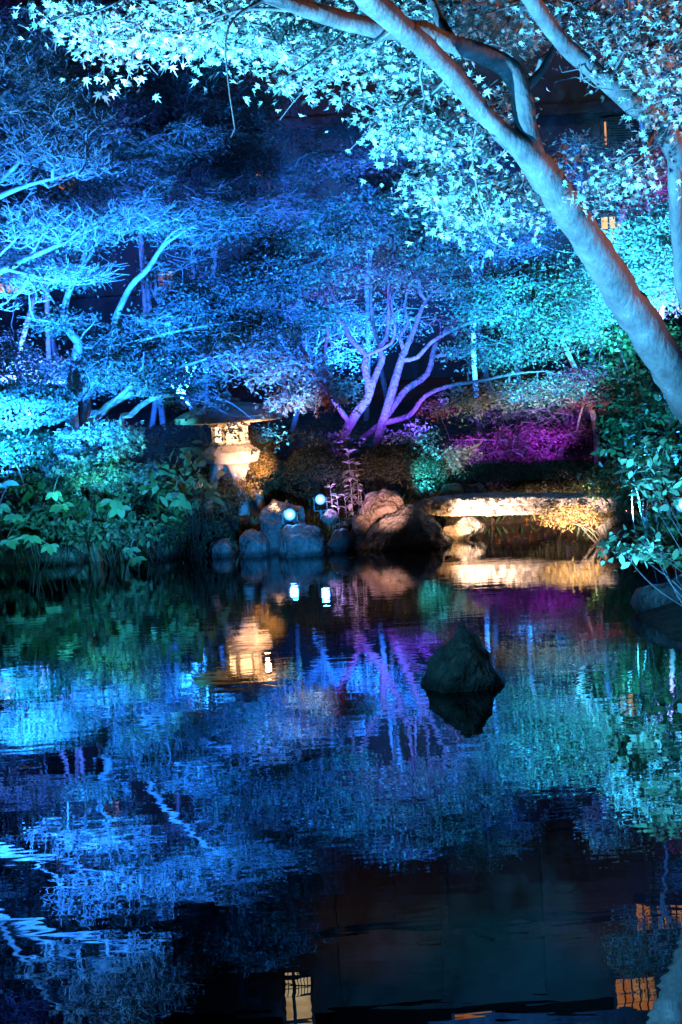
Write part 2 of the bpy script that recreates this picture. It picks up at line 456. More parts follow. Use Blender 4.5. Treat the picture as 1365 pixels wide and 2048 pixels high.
class Skel:
    def __init__(s):
        s.pos, s.par, s.rad = [], [], []

    def limb(s, pts, step=0.12, attach=True):
        """pts: (x,y,z,radius)"""
        pts = [tuple(p) for p in pts]
        pts[-1] = pts[-1][:3] + (pts[-1][3] * .45,)
        q = catmull(pts, step)
        prev = -1
        start = 0
        if attach and s.pos:
            A = np.array(s.pos)
            d = np.linalg.norm(A - q[0][:3], axis=1)
            prev = int(d.argmin())
            if d[prev] < 0.02: start = 1
        for p in q[start:]:
            s.pos.append(p[:3])
            s.par.append(prev)
            s.rad.append(max(0.002, p[3]))
            prev = len(s.pos) - 1
        return prev

    def grow(s, targets, step=0.13, tip=0.003, wig=0.03, up=0.15):
        base = np.array(s.pos)
        d0 = np.array([np.linalg.norm(base - t, axis=1).min() for t in targets])
        tips = []
        buf = np.zeros((len(base) + len(targets) * 60, 3))
        n = len(base)
        buf[:n] = base
        for i in np.argsort(d0):
            t = targets[i]
            A = buf[:n]
            dv = t - A
            dist = np.sqrt((dv * dv).sum(1))
            # prefer joining from below / inside
            cost = dist - up * np.clip(dv[:, 2], -0.5, 0.5)
            j = int(cost.argmin())
            L = dist[j]
            m = max(2, int(math.ceil(L / step)))
            m = min(m, 50)
            a = A[j].copy()
            mid = (a + t) / 2 + np.array((0, 0, 0.10 * L)) + rng.normal(size=3) * 0.08 * L
            prev = j
            for k in range(1, m + 1):
                q = k / m
                p = (1 - q) ** 2 * a + 2 * q * (1 - q) * mid + q * q * t
                if k < m: p = p + rng.normal(size=3) * wig * min(1, L)
                if n >= len(buf): buf = np.vstack([buf, np.zeros((2000, 3))])
                buf[n] = p
                s.pos.append(p)
                s.par.append(prev)
                s.rad.append(0.0)
                prev = n
                n += 1
            tips.append(prev)
        return tips

    def mesh(s, name, sides=6, tip=0.003, power=0.5, rough=0.0):
        pos = np.array(s.pos)
        par = np.array(s.par)
        n = len(pos)
        cnt = np.zeros(n)
        haschild = np.zeros(n, bool)
        haschild[par[par >= 0]] = True
        cnt[~haschild] = 1
        for i in range(n - 1, -1, -1):
            if par[i] >= 0: cnt[par[i]] += cnt[i]
        ur = np.array(s.rad)
        rad = np.where(ur > 0, ur, np.minimum(tip * np.maximum(cnt, 1) ** power, 0.03))
        for i in range(n):
            if par[i] >= 0 and s.rad[i] == 0: rad[i] = min(rad[i], rad[par[i]])
        main = -np.ones(n, int)
        best = np.zeros(n)
        for i in range(n):
            p = par[i]
            if p >= 0:
                w = rad[i] * 1000 + cnt[i]
                if w > best[p]: best[p] = w; main[p] = i
        d = np.zeros((n, 3))
        m = par >= 0
        e = np.zeros((n, 3))
        e[m] = pos[m] - pos[par[m]]
        e /= (np.linalg.norm(e, axis=1, keepdims=True) + 1e-9)
        d = e.copy()
        mm = main >= 0
        d[mm] += e[main[mm]]
        d /= (np.linalg.norm(d, axis=1, keepdims=True) + 1e-9)
        ref = np.array((0.35, -0.93, 0.1))

        def ring(p, dd, r, nz=None):
            u = np.cross(dd, ref)
            u /= (np.linalg.norm(u, axis=1, keepdims=True) + 1e-9)
            v = np.cross(dd, u)
            a = np.arange(sides) * 2 * np.pi / sides
            rr = r[:, None] * (1 + (nz if nz is not None else 0))
            return p[:, None, :] + rr[:, :, None] * (np.cos(a)[None, :, None] * u[:, None, :] + np.sin(a)[None, :, None] * v[:, None, :])
        nz = rng.normal(size=(n, sides)) * rough if rough else np.zeros((n, sides))
        if rough:
            for _ in range(2): nz = (nz + np.roll(nz, 1, 1) + np.roll(nz, -1, 1)) / 2.2
        V1 = ring(pos, d, rad, nz)
        side_nodes = np.where(m & (main[np.maximum(par, 0)] != np.arange(n)))[0]
        V2 = ring(pos[par[side_nodes]], e[side_nodes], np.minimum(rad[side_nodes] * 1.25, rad[par[side_nodes]]))
        V = np.vstack([V1.reshape(-1, 3), V2.reshape(-1, 3)])
        bot = np.full(n, -1)
        bot[m] = par[m]
        bot[side_nodes] = n + np.arange(len(side_nodes))
        idx = np.where(m)[0]
        a0 = bot[idx][:, None] * sides + np.arange(sides)[None]
        a1 = bot[idx][:, None] * sides + (np.arange(sides)[None] + 1) % sides
        b0 = idx[:, None] * sides + np.arange(sides)[None]
        b1 = idx[:, None] * sides + (np.arange(sides)[None] + 1) % sides
        F = np.stack([a0, a1, b1, b0], axis=2).reshape(-1, 4)
        return np_mesh(name, V, F.ravel(), np.arange(len(F)) * 4, smooth=True)


def ellips(c, r, n, shell=0.0, flat=True):
    p = rng.normal(size=(n, 3))
    p /= np.linalg.norm(p, axis=1, keepdims=True)
    q = rng.random(n) ** (1 / 3)
    if shell: q = shell + (1 - shell) * q
    return np.array(c)[None] + p * q[:, None] * np.array(r)[None]


def L4(pts, Y=None):
    """limb from photo pixels: (px, py, radius_m[, distance]) """
    out = []
    for p in pts:
        yy = p[3] if len(p) > 3 else Y
        v = at(p[0], p[1], yy)
        out.append((v.x, v.y, v.z, p[2]))
    return out


def spray(tips, n_leaf, rad, size, droop=0.25, zj=0.05, tilt=0.6, layer=1.0, away=None):
    """flat fans of leaves round each twig tip"""
    T = np.repeat(tips, n_leaf, axis=0)
    n = len(T)
    ang = rng.random(n) * 2 * np.pi
    rr = np.sqrt(rng.random(n)) * rad * np.repeat(0.6 + 0.7 * rng.random(len(tips)), n_leaf)
    tiltdir = np.repeat(rng.normal(size=(len(tips), 2)) * 0.22, n_leaf, axis=0)
    P = T.copy()
    P[:, 0] += np.cos(ang) * rr
    P[:, 1] += np.sin(ang) * rr
    P[:, 2] += -droop * rr * rr / max(rad, 1e-3) + rng.normal(size=n) * zj + (np.cos(ang) * tiltdir[:, 0] + np.sin(ang) * tiltdir[:, 1]) * rr
    N = np.zeros((n, 3))
    N[:, 2] = 1
    N += rng.normal(size=(n, 3)) * tilt
    S = size * (0.5 + 0.9 * rng.random(n))
    return P, N, S


def tree(name, label, cat, base, limbs, clusters, leafkind='diamond', leaf=0.06, nleaf=40, srad=0.3, mat='maple', bark='bark',
         group=None, sides=6, tip=0.003, twigs=4, tilt=0.6, power=0.5, root=None, step=0.13, rough=0.0, keep=None, zj=0.05, droop=0.25, bare=False, up=0.15):
    """limbs: list of (x,y,z,r) lists; clusters: (centre, (rx,ry,rz), n, leaf-share)"""
    t = empty(name, base, label, cat, group)
    sk = Skel()
    for i, l in enumerate(limbs): sk.limb(l, step=step, attach=i > 0)
    tg = []
    wt = []
    for cl in clusters:
        c, r, n = cl[:3]
        w = cl[3] if len(cl) > 3 else 1.0
        p = ellips(c, r, n)
        tg.append(p)
        wt.append(np.full(n, w))
    tg = np.vstack(tg)
    wt = np.concatenate(wt)
    if keep is not None:
        k = np.array([keep(p) for p in tg])
        tg, wt = tg[k], wt[k]
    sk.grow(tg, step=step, tip=tip, up=up)
    leafy = tg[rng.random(len(tg)) < wt]
    # fine twiglets reaching out through each fan of leaves
    if twigs:
        tt = np.repeat(tg, twigs, axis=0)
        a = rng.random(len(tt)) * 2 * np.pi
        q = srad * (0.5 + 0.6 * rng.random(len(tt)))
        off = np.stack([np.cos(a) * q, np.sin(a) * q, rng.normal(size=len(tt)) * 0.25 * q + (0.35 * q if bare else 0)], 1)
        A = np.array(sk.pos)
        # index of each tip node: nearest existing node
        ends = {}
        for i in range(len(tg)):
            d = A - tg[i]
            ends[i] = int((d * d).sum(1).argmin())
        for i in range(len(tt)):
            j = ends[i // twigs]
            m = tt[i] + off[i] * 0.5 + rng.normal(size=3) * 0.02
            sk.pos.append(m); sk.par.append(j); sk.rad.append(0.0)
            sk.pos.append(tt[i] + off[i]); sk.par.append(len(sk.pos) - 2); sk.rad.append(0.0)
            if bare:
                b = m + (off[i] * 0.5) @ np.array(Matrix.Rotation(random.uniform(-0.9, 0.9), 3, 'Z')) + np.array((0, 0, 0.02))
                sk.pos.append(b); sk.par.append(len(sk.pos) - 3); sk.rad.append(0.0)
    me = sk.mesh('trunk', sides=sides, tip=tip, power=power, rough=rough)
    link_mesh('trunk', me, M[bark], t)
    if len(leafy) and nleaf:
        P, N, S = spray(leafy, nleaf, srad, leaf, droop=droop, zj=zj, tilt=tilt)
        me = leaves('crown', P, N, S, leafkind, fold=.45 if leafkind == 'maple' else .25)
        link_mesh('crown', me, M[mat], t)
    return t


def cl(px, py, Y, rx, ry, rz, n, w=1.0):
    return (tuple(at(px, py, Y)), (rx, ry, rz), n, w)


def atr(px, py, Y):
    p = at(px, py, Y)
    p.z = -p.z
    return p


# ------------------------------------------------------------------ ground and water
SHORE = [(-14, 15.2), (-6, 15.5), (-3.76, 15.45), (-2.6, 15.4), (-1.4, 15.3), (-0.68, 15.0), (-0.2, 14.9), (0.1, 15.2), (0.6, 15.2), (1.1, 15.35),
         (1.35, 16.0), (1.5, 16.8), (2.6, 17.0), (3.0, 15.6), (2.75, 14.5), (3.1, 13.2), (3.0, 12.0), (2.3, 10.8), (2.0, 9.8), (2.1, 8.4), (2.5, 6.5), (2.6, 4.0),
         (1.5, 2.6), (0.0, 2.3), (-2.0, 2.5), (-4.0, 3.5), (-9, 4.0), (-14, 7.0)]
SP = np.array(SHORE)


def shore_dist(x, y):
    """signed distance, positive on land"""
    A = SP
    B = np.roll(SP, -1, axis=0)
    p = np.array((x, y))
    ab = B - A
    t = np.clip(((p - A) * ab).sum(1) / (ab * ab).sum(1), 0, 1)
    q = A + ab * t[:, None]
    d = np.sqrt(((p - q) ** 2).sum(1)).min()
    c = ((A[:, 1] > y) != (B[:, 1] > y)) & (x < (B[:, 0] - A[:, 0]) * (y - A[:, 1]) / (B[:, 1] - A[:, 1] + 1e-12) + A[:, 0])
    return -d if c.sum() % 2 else d


def ground_z(x, y):
    d = shore_dist(x, y)
    if d < 0: return max(-0.8, d * 0.9 - 0.03)
    far = min(1, max(0, (y - 4) / 4))
    z = 0.42 * min(1, d / 0.9) + (0.55 * min(1, max(0, (d - 0.8) / 1.2)) + 0.14 * max(0, min(d, 9) - 1.5)) * far
    z += (mnoise.noise((x * 0.6, y * 0.6, 3)) * 0.14 + mnoise.noise((x * 2.3, y * 2.3, 7)) * 0.05) * min(1, d)
    return z


xs = np.concatenate([[-150, -80, -40, -20], np.linspace(-13, 11, 130), [18, 40, 80, 150]])
ys = np.concatenate([[-150, -60, -20, -6], np.linspace(-1, 27, 150), [34, 50, 90, 150]])
gv = np.array([(x, y, ground_z(x, y)) for y in ys for x in xs])
nx = len(xs)
ii, jj = np.meshgrid(np.arange(nx - 1), np.arange(len(ys) - 1))
b = (jj * nx + ii).ravel()
F = np.stack([b, b + 1, b + nx + 1, b + nx], 1)
ground = link_mesh('ground', np_mesh('ground', gv, F.ravel(), np.arange(len(F)) * 4, True), M['soil'])
tag(ground, kind='structure')

m, nt, out = new_mat('pond_water')
pb = nt.nodes.new('ShaderNodeBsdfPrincipled')
pb.inputs['Base Color'].default_value = (0.0015, 0.003, 0.004, 1)
pb.inputs['Roughness'].default_value = 0.0
pb.inputs['IOR'].default_value = 2.3
tc = nt.nodes.new('ShaderNodeTexCoord')
mp = nt.nodes.new('ShaderNodeMapping')
mp.inputs['Scale'].default_value = (1.0, 2.6, 1)
nt.links.new(tc.outputs['Object'], mp.inputs[0])
n1 = nt.nodes.new('ShaderNodeTexNoise'); n1.inputs['Scale'].default_value = 2.6; n1.inputs['Detail'].default_value = 2.0
n2 = nt.nodes.new('ShaderNodeTexNoise'); n2.inputs['Scale'].default_value = 9.0; n2.inputs['Detail'].default_value = 2.0
n3 = nt.nodes.new('ShaderNodeTexNoise'); n3.inputs['Scale'].default_value = 0.5; n3.inputs['Detail'].default_value = 1.0
for n in (n1, n2): nt.links.new(mp.outputs[0], n.inputs['Vector'])
nt.links.new(tc.outputs['Object'], n3.inputs['Vector'])
# the breeze ripples the far half more than the near half
sx = nt.nodes.new('ShaderNodeSeparateXYZ')
nt.links.new(tc.outputs['Object'], sx.inputs[0])
mr = nt.nodes.new('ShaderNodeMapRange')
mr.inputs['From Min'].default_value = 6.0
mr.inputs['From Max'].default_value = 13.0
mr.inputs['To Min'].default_value = 0.06
mr.inputs['To Max'].default_value = 1.0
nt.links.new(sx.outputs[1], mr.inputs[0])
mm = nt.nodes.new('ShaderNodeMath'); mm.operation = 'MULTIPLY'
nt.links.new(n2.outputs[0], mm.inputs[0]); nt.links.new(mr.outputs[0], mm.inputs[1])
m2 = nt.nodes.new('ShaderNodeMath'); m2.operation = 'MULTIPLY'; m2.inputs[1].default_value = 0.35
nt.links.new(mm.outputs[0], m2.inputs[0])
m3 = nt.nodes.new('ShaderNodeMath'); m3.operation = 'ADD'
mr2 = nt.nodes.new('ShaderNodeMapRange')
mr2.inputs['From Min'].default_value = 4.0; mr2.inputs['From Max'].default_value = 10.0
mr2.inputs['To Min'].default_value = 0.45; mr2.inputs['To Max'].default_value = 1.0
nt.links.new(sx.outputs[1], mr2.inputs[0])
m4 = nt.nodes.new('ShaderNodeMath'); m4.operation = 'MULTIPLY'
nt.links.new(n1.outputs[0], m4.inputs[0]); nt.links.new(mr2.outputs[0], m4.inputs[1])
nt.links.new(m4.outputs[0], m3.inputs[0]); nt.links.new(m2.outputs[0], m3.inputs[1])
bp = nt.nodes.new('ShaderNodeBump'); bp.inputs['Strength'].default_value = 1.0; bp.inputs['Distance'].default_value = 0.0013
nt.links.new(m3.outputs[0], bp.inputs['Height'])
nt.links.new(bp.outputs[0], pb.inputs['Normal'])
nt.links.new(pb.outputs[0], out.inputs[0])
M['water'] = m
wxs = np.linspace(-14, 8, 3); wys = np.linspace(0, 18, 3)
water = link_mesh('water', np_mesh('water', np.array([(-16, 1, 0), (6, 1, 0), (6, 19, 0), (-16, 19, 0)], float), [0, 1, 2, 3], [0]), M['water'])
tag(water, kind='structure')

# ------------------------------------------------------------------ building behind the trees
BY = 24.5
bld = empty('building', (0, BY, 0), 'dark multi-storey house with warm lit windows behind the garden trees', 'building')


def box_bm(bm, x0, x1, y0, y1, z0, z1):
    v = [bm.verts.new(p) for p in [(x0, y0, z0), (x1, y0, z0), (x1, y1, z0), (x0, y1, z0), (x0, y0, z1), (x1, y0, z1), (x1, y1, z1), (x0, y1, z1)]]
    for f in [(0, 3, 2, 1), (4, 5, 6, 7), (0, 1, 5, 4), (1, 2, 6, 5), (2, 3, 7, 6), (3, 0, 4, 7)]: bm.faces.new([v[i] for i in f])


bm = bmesh.new()
box_bm(bm, -9.5, 10.5, BY, BY + 8, 0.5, 9.3)
link_mesh('wall', bm_mesh('wall', bm), M['wall'], bld)
bm = bmesh.new()
for x in np.arange(-9.5, 10.6, 1.82): box_bm(bm, x - 0.07, x + 0.07, BY - 0.05, BY - 0.003, 0.6, 9.2)
for z in (3.4, 6.2, 7.95): box_bm(bm, -9.6, 10.6, BY - 0.09, BY - 0.052, z - 0.09, z + 0.09)
link_mesh('timber_frame', bm_mesh('timber_frame', bm), M['timber'], bld)
bm = bmesh.new()
v = [bm.verts.new(p) for p in [(-10.5, BY - 0.9, 9.25), (11.5, BY - 0.9, 9.25), (11.5, BY + 4, 12), (-10.5, BY + 4, 12), (11.5, BY + 9, 9.25), (-10.5, BY + 9, 9.25),
                               (-10.5, BY - 0.9, 9.45), (11.5, BY - 0.9, 9.45), (11.5, BY + 4, 12.2), (-10.5, BY + 4, 12.2), (11.5, BY + 9, 9.45), (-10.5, BY + 9, 9.45)]]
for f in [(0, 1, 7, 6), (6, 7, 8, 9), (9, 8, 10, 11), (5, 11, 10, 4), (0, 3, 2, 1), (3, 5, 4, 2), (0, 6, 9, 3), (3, 9, 11, 5), (1, 2, 8, 7), (2, 4, 10, 8)]: bm.faces.new([v[i] for i in f])
link_mesh('roof', bm_mesh('roof', bm), M['rooftile'], bld)
WIN = [  # photo corners, seen in the water (True) or directly, columns, rows, material
    ((570, 1950), (625, 2035), True, 0, 0, 'window_warm'),
    ((1270, 1812), (1300, 1858), True, 2, 1, 'window_orange'),
    ((1312, 1815), (1365, 1856), True, 4, 1, 'window_orange'),
    ((1230, 1965), (1312, 2035), True, 5, 2, 'window_orange'),
    ((282, 530), (302, 596), False, 2, 2, 'window_orange'),
    ((318, 545), (350, 582), False, 2, 2, 'window_orange'),
    ((118, 350), (154, 384), False, 2, 2, 'window_orange'),
    ((508, 345), (544, 380), False, 2, 2, 'window_orange'),
    ((1200, 436), (1246, 486), False, 3, 2, 'window_warm'),
    ((-10, 545), (40, 585), False, 2, 2, 'window_orange'),
    ((908, 2030), (985, 2036), True, 1, 1, 'window_orange'),
    ((1206, 246), (1212, 292), False, 1, 1, 'window_orange'),
]
for a, b2, mir, nc, nr, mt in WIN:
    f = atr if mir else at
    p, q = f(a[0], a[1], BY), f(b2[0], b2[1], BY)
    x0, x1 = sorted((p.x, q.x)); z0, z1 = sorted((p.z, q.z))
    bm = bmesh.new()
    box_bm(bm, x0 - .06, x1 + .06, BY - .12, BY - .095, z0 - .06, z0); box_bm(bm, x0 - .06, x1 + .06, BY - .12, BY - .095, z1, z1 + .06)
    box_bm(bm, x0 - .06, x0, BY - .12, BY - .095, z0, z1); box_bm(bm, x1, x1 + .06, BY - .12, BY - .095, z0, z1)
    for k in range(1, nc):
        xx = x0 + (x1 - x0) * k / nc
        box_bm(bm, xx - .014, xx + .014, BY - .118, BY - .105, z0, z1)
    for k in range(1, nr):
        zz = z0 + (z1 - z0) * k / nr
        box_bm(bm, x0, x1, BY - .1045, BY - .1, zz - .02, zz + .02)
    if nc == 0:
        zc = z0 + (z1 - z0) * .42
        box_bm(bm, x0 + (x1 - x0) * .34 - .03, x0 + (x1 - x0) * .34 + .03, BY - .119, BY - .106, z0, z1)
        box_bm(bm, x0, x1, BY - .1045, BY - .1, zc - .02, zc + .02)
        box_bm(bm, x0, x1, BY - .1045, BY - .1, z0 + (zc - z0) * .5 - .012, z0 + (zc - z0) * .5 + .012)
        for q_ in (.12, .5, .62, .75, .88): box_bm(bm, x0 + (x1 - x0) * q_ - .008, x0 + (x1 - x0) * q_ + .008, BY - .1045 - .012, BY - .106, z0, zc)
    w = link_mesh('window', bm_mesh('window', bm), M['timber'], bld)
    bm = bmesh.new(); box_bm(bm, x0, x1, BY - .094, BY - .092, z0, z1)
    pane = link_mesh('pane', bm_mesh('pane', bm), M[mt], bld)
    pane.parent = w
    pane.location = (0, 0, 0)
# slatted shutter beside the narrow lit gap
p, q = at(1214, 240, BY), at(1275, 300, BY)
bm = bmesh.new()
for k in range(14): 
    z = q.z + (p.z - q.z) * k / 13
    box_bm(bm, p.x, q.x, BY - .16, BY - .122, z, z + .018)
link_mesh('shutter', bm_mesh('shutter', bm), M['timber'], bld)
spot('wall_fill_light', (0.2, BY - 1.6, 9.0), (0.2, BY, 6.6), (1.0, 0.62, 0.35), 35, 110)  # both: added warm wash on the wall, standing in for window light
spot('wall_fill_light', (4.2, BY - 1.6, 9.0), (4.2, BY, 6.6), (1.0, 0.62, 0.35), 25, 110)


# ------------------------------------------------------------------ rocks
def rock(name, label, c, dim, seed, mat='rock', rz=0.0, cuts=9, sub=4, parent=None, rough=0.16, group=None, cat='rock', peak=None):
    rnd = random.Random(seed)
    bm = bmesh.new()
    bmesh.ops.create_icosphere(bm, subdivisions=sub, radius=1)
    planes = []
    for _ in range(cuts):
        n = Vector((rnd.gauss(0, 1), rnd.gauss(0, 1), rnd.gauss(0, .7))).normalized()
        planes.append((n, rnd.uniform(0.55, 0.85)))
    for v in bm.verts:
        p = v.co.copy()
        for n, d in planes:
            t = p.dot(n) - d
            if t > 0: p -= n * t * 0.92
        k = 1 + rough * mnoise.fractal(p * 1.6 + Vector((seed, 0, 0)), 1.0, 2.0, 5) + 0.03 * mnoise.noise(p * 9)
        p *= k
        if peak:
            s_ = max(0, 1 - 0.5 * (p.z + 1) * peak)
            p.x *= s_; p.y *= s_
        v.co = p
    bm.transform(Matrix.Translation(c) @ Matrix.Rotation(rz, 4, 'Z') @ Matrix.Diagonal((*dim, 1)))
    o = link_mesh(name, bm_mesh(name, bm, True), M[mat], parent)
    if parent is None:
        o.data.transform(Matrix.Translation(-Vector(c)))
        o.location = c
        tag(o, label, cat, group)
    return o


def hull_rock(name, label, outline, Y, depth, mat, seed, cat='boulder', rough=.045, base=-.15):
    """rock whose upper outline passes through the given photo pixels; it keeps its bulk front to back"""
    pts = []
    rnd = random.Random(seed)
    cs = [at(px, py, Y) for px, py in outline]
    cx = sum(c.x for c in cs) / len(cs)
    for c in cs:
        for dy, sc in ((-depth, .62), (-depth * .45, .93), (0, 1.0), (depth * .5, .9), (depth, .6)):
            k = sc * rnd.uniform(.95, 1.02)
            zz = base + (c.z - base) * (sc ** .5) * rnd.uniform(.95, 1.02)
            pts.append(Vector((cx + (c.x - cx) * k, Y + dy * rnd.uniform(.85, 1.1), zz)))
            pts.append(Vector((cx + (c.x - cx) * k * 1.03, Y + dy * rnd.uniform(.85, 1.1), base)))
    bm = bmesh.new()
    for p in pts: bm.verts.new(p)
    r = bmesh.ops.convex_hull(bm, input=bm.verts)
    bmesh.ops.delete(bm, geom=list({g for g in r['geom_interior'] + r['geom_unused'] if isinstance(g, bmesh.types.BMVert)}), context='VERTS')
    for it in range(5):
        L = [e for e in bm.edges if e.calc_length() > (.16, .10, .06, .035, .028)[it]]
        if L: bmesh.ops.subdivide_edges(bm, edges=L, cuts=1)
        bmesh.ops.triangulate(bm, faces=bm.faces)
        if it == 2: bmesh.ops.smooth_vert(bm, verts=bm.verts, factor=.35, use_axis_x=True, use_axis_y=True, use_axis_z=True)
    bm.normal_update()
    for v in bm.verts:
        n = mnoise.fractal(v.co * 4.5 + Vector((seed, 0, 0)), 1.0, 2.0, 5) * rough - abs(mnoise.noise(v.co * 7 + Vector((0, seed, 0)))) * .03 + mnoise.noise(v.co * 26) * .008
        v.co += v.normal * n
    c = Vector((cx, Y, 0))
    me = bm_mesh(name, bm, True)
    me.transform(Matrix.Translation(-c))
    o = bpy.data.objects.new(name, me)
    C.objects.link(o); me.materials.append(M[mat]); o.location = c
    return tag(o, label, cat)


HULLS = [
    ('rock', 'dark peaked rock standing alone in the pond', [(838, 1368), (856, 1330), (884, 1290), (916, 1258), (938, 1252), (962, 1272), (985, 1308), (1002, 1338), (1020, 1366)], 8.0, .24, 'rock', 23, 'rock'),
    ('boulder', 'tall pinkish boulder in warm light left of the stone bridge', [(700, 1075), (716, 1020), (738, 988), (766, 974), (796, 980), (812, 1000), (816, 1040), (800, 1075)], 15.5, .28, 'rock_pale', 3, 'boulder'),
    ('boulder', 'broad dark mossy boulder at the water in front of the bridge end', [(718, 1092), (738, 1055), (764, 1034), (810, 1012), (844, 1014), (866, 1040), (892, 1060), (905, 1088)], 15.1, .30, 'rock', 5, 'boulder'),
    ('shore_rock', 'flat-topped blue-lit shore rock below the floodlights', [(556, 1108), (557, 1062), (570, 1054), (610, 1049), (640, 1052), (650, 1072), (640, 1104)], 14.85, .22, 'rock', 8, 'shore rock'),
    ('shore_rock', 'squarish shore rock in the middle of three at the water', [(474, 1104), (478, 1072), (492, 1062), (520, 1062), (536, 1078), (536, 1105)], 15.05, .2, 'rock', 11, 'shore rock'),
    ('shore_rock', 'rounded shore rock, leftmost of three at the water', [(418, 1106), (422, 1082), (436, 1073), (456, 1073), (468, 1088), (470, 1106)], 15.2, .18, 'rock', 14, 'shore rock'),
    ('boulder', 'dark rounded boulder behind the left floodlight', [(520, 1045), (524, 1018), (545, 1003), (580, 1000), (606, 1010), (616, 1045)], 15.3, .2, 'rock', 17, 'boulder'),
    ('boulder', 'low amber-lit stone leaning under the tall pinkish boulder', [(700, 1090), (705, 1040), (722, 1028), (742, 1040), (745, 1085)], 15.3, .12, 'rock_pale', 12, 'boulder'),
]
for h in HULLS: hull_rock(*h)

ROCKS = [  # label, pixel (x, y of centre), distance, half sizes (m), material, seed, peak
    ('small violet-lit stone beside the flowering plants', (662, 1035), 15.3, (.10, .10, .09), 'rock_pale', 19, 0, 'stone'),
    ('teal-lit round stone under the right end of the bridge', (1245, 1075), 14.1, (.19, .18, .15), 'rock', 31, 0, 'stone'),
    ('smaller round stone right of the teal one by the bridge', (1290, 1080), 13.6, (.14, .14, .14), 'rock', 33, 0, 'stone'),
    ('big black overhanging rock at the right edge of the pond', (1385, 1262), 9.9, (.46, .50, .40), 'rock_dark', 37, 0, 'rock'),
    ('lower black rock shelf running out under the big black rock', (1335, 1268), 10.1, (.34, .35, .20), 'rock_dark', 41, .1, 'rock'),
    ('brown rough stump-like stone behind the left bridge end', (905, 985), 16.2, (.16, .14, .11), 'rock_pale', 43, 0, 'stone'),
    ('small grey stone beside the brown one behind the bridge', (955, 985), 16.3, (.13, .12, .10), 'rock', 47, 0, 'stone'),
    ('low shore rock half hidden under the left bank shrubs', (330, 1108), 15.3, (.22, .2, .12), 'rock', 51, .1, 'shore rock'),
    ('low shore rock at the far left under the drooping leaves', (130, 1118), 15.3, (.28, .2, .13), 'rock', 53, .1, 'shore rock'),
    ('small dark shore rock between the blue rock and the boulders', (680, 1085), 14.95, (.13, .16, .16), 'rock_dark', 57, .1, 'shore rock'),
]
for lab, (px, py), Y, dim, mt, sd, pk, ct in ROCKS:
    p = at(px, py, Y)
    rock(ct.replace(' ', '_'), lab, p, dim, sd, mt, rz=sd * 1.3, peak=pk, cat=ct)

# ------------------------------------------------------------------ stone slab bridge
BL, BR = at(828, 1000, 15.5), at(1236, 988, 14.45)
BL.z = BR.z = 0.47
brg = empty('stone_bridge', (BL + BR) / 2 * 1.0, 'long rough-split granite slab bridge lit warm along its front face', 'bridge')
u = (BR - BL); Lb = u.length; u.normalize(); wv = Vector((-u.y, u.x, 0))
nxs, nsec = 300, 56
prof = []
W, Hh = 0.62, 0.195
for k in range(nsec):  # closed outline, front face first, going round
    t = k / nsec
    a = t * 2 * math.pi
    ca, sa = math.cos(a), math.sin(a)
    rr = 1 / ((abs(ca) ** 6 + abs(sa) ** 6) ** (1 / 6))
    prof.append((rr * ca * W / 2, rr * sa * Hh / 2))
V = []
for i in range(nxs):
    s = i / (nxs - 1)
    sh = 1 - 0.35 * max(0, abs(s - .5) * 2 - 0.965) / 0.035
    th = 1.0 + 0.10 * math.sin(s * 5.2) - 0.25 * max(0, 0.14 - s) / 0.14
    for (a, b_) in prof:
        c = BL + u * (s * Lb) + wv * (a * sh + W / 2) + Vector((0, 0, -Hh / 2 + b_ * th * sh))
        n = mnoise.fractal(Vector((s * 40, a * 9, b_ * 26)), 1.0, 2.0, 4)
        k = 0.05 if a < 0 else 0.014
        c += -wv * n * k + Vector((0, 0, 0.012 * mnoise.noise((s * 9, a * 4, 5))))
        V.append(tuple(c))
Fs = []
for i in range(nxs - 1):
    for k in range(nsec):
        Fs.append((i * nsec + k, i * nsec + (k + 1) % nsec, (i + 1) * nsec + (k + 1) % nsec, (i + 1) * nsec + k))
me = bpy.data.meshes.new('slab')
me.from_pydata(V, [], Fs + [tuple(range(nsec))[::-1], tuple((nxs - 1) * nsec + k for k in range(nsec))])
for p_ in me.polygons: p_.use_smooth = True
link_mesh('slab', me, M['granite_dappled'], brg)
c = BL + u * 0.42 + wv * 0.26
rock('pier', None, (c.x, c.y, 0.10), (.27, .20, .19), 61, 'rock', rough=.3, parent=brg)
c = BL + u * (Lb - 0.12) + wv * 0.3
rock('pier', None, (c.x, c.y, 0.08), (.30, .26, .20), 63, 'rock', rough=.1, parent=brg)

# ------------------------------------------------------------------ stone lantern
LY = 15.85
def lz(py): return at(470, py, LY).z
lc = at(468, 1000, LY)
gz = lz(1008)
lan = empty('stone_lantern', (lc.x, lc.y, gz), 'broad-roofed stone snow-viewing lantern glowing warm on splayed legs', 'stone lantern')


def lathe(rings, seg=48, lobes=0, cx=lc.x, cy=lc.y):
    """rings: (radius, z); lobes=6 squares the outline off to a hexagon"""
    bm = bmesh.new()
    vs = []
    for r, z in rings:
        row = []
        for k in range(seg):
            a = 2 * math.pi * k / seg
            rr = r
            if lobes:
                h = math.pi / lobes
                rr = r * math.cos(h) / math.cos((a % (2 * h)) - h)
            x, y = cx + rr * math.cos(a), cy + rr * math.sin(a)
            row.append(bm.verts.new((x, y, z + 0.004 * mnoise.noise((x * 14, y * 14, z * 9)))))
        vs.append(row)
    for i in range(len(vs) - 1):
        for k in range(seg):
            bm.faces.new((vs[i][k], vs[i][(k + 1) % seg], vs[i + 1][(k + 1) % seg], vs[i + 1][k]))
    bm.faces.new(vs[0][::-1]); bm.faces.new(vs[-1])
    return bm


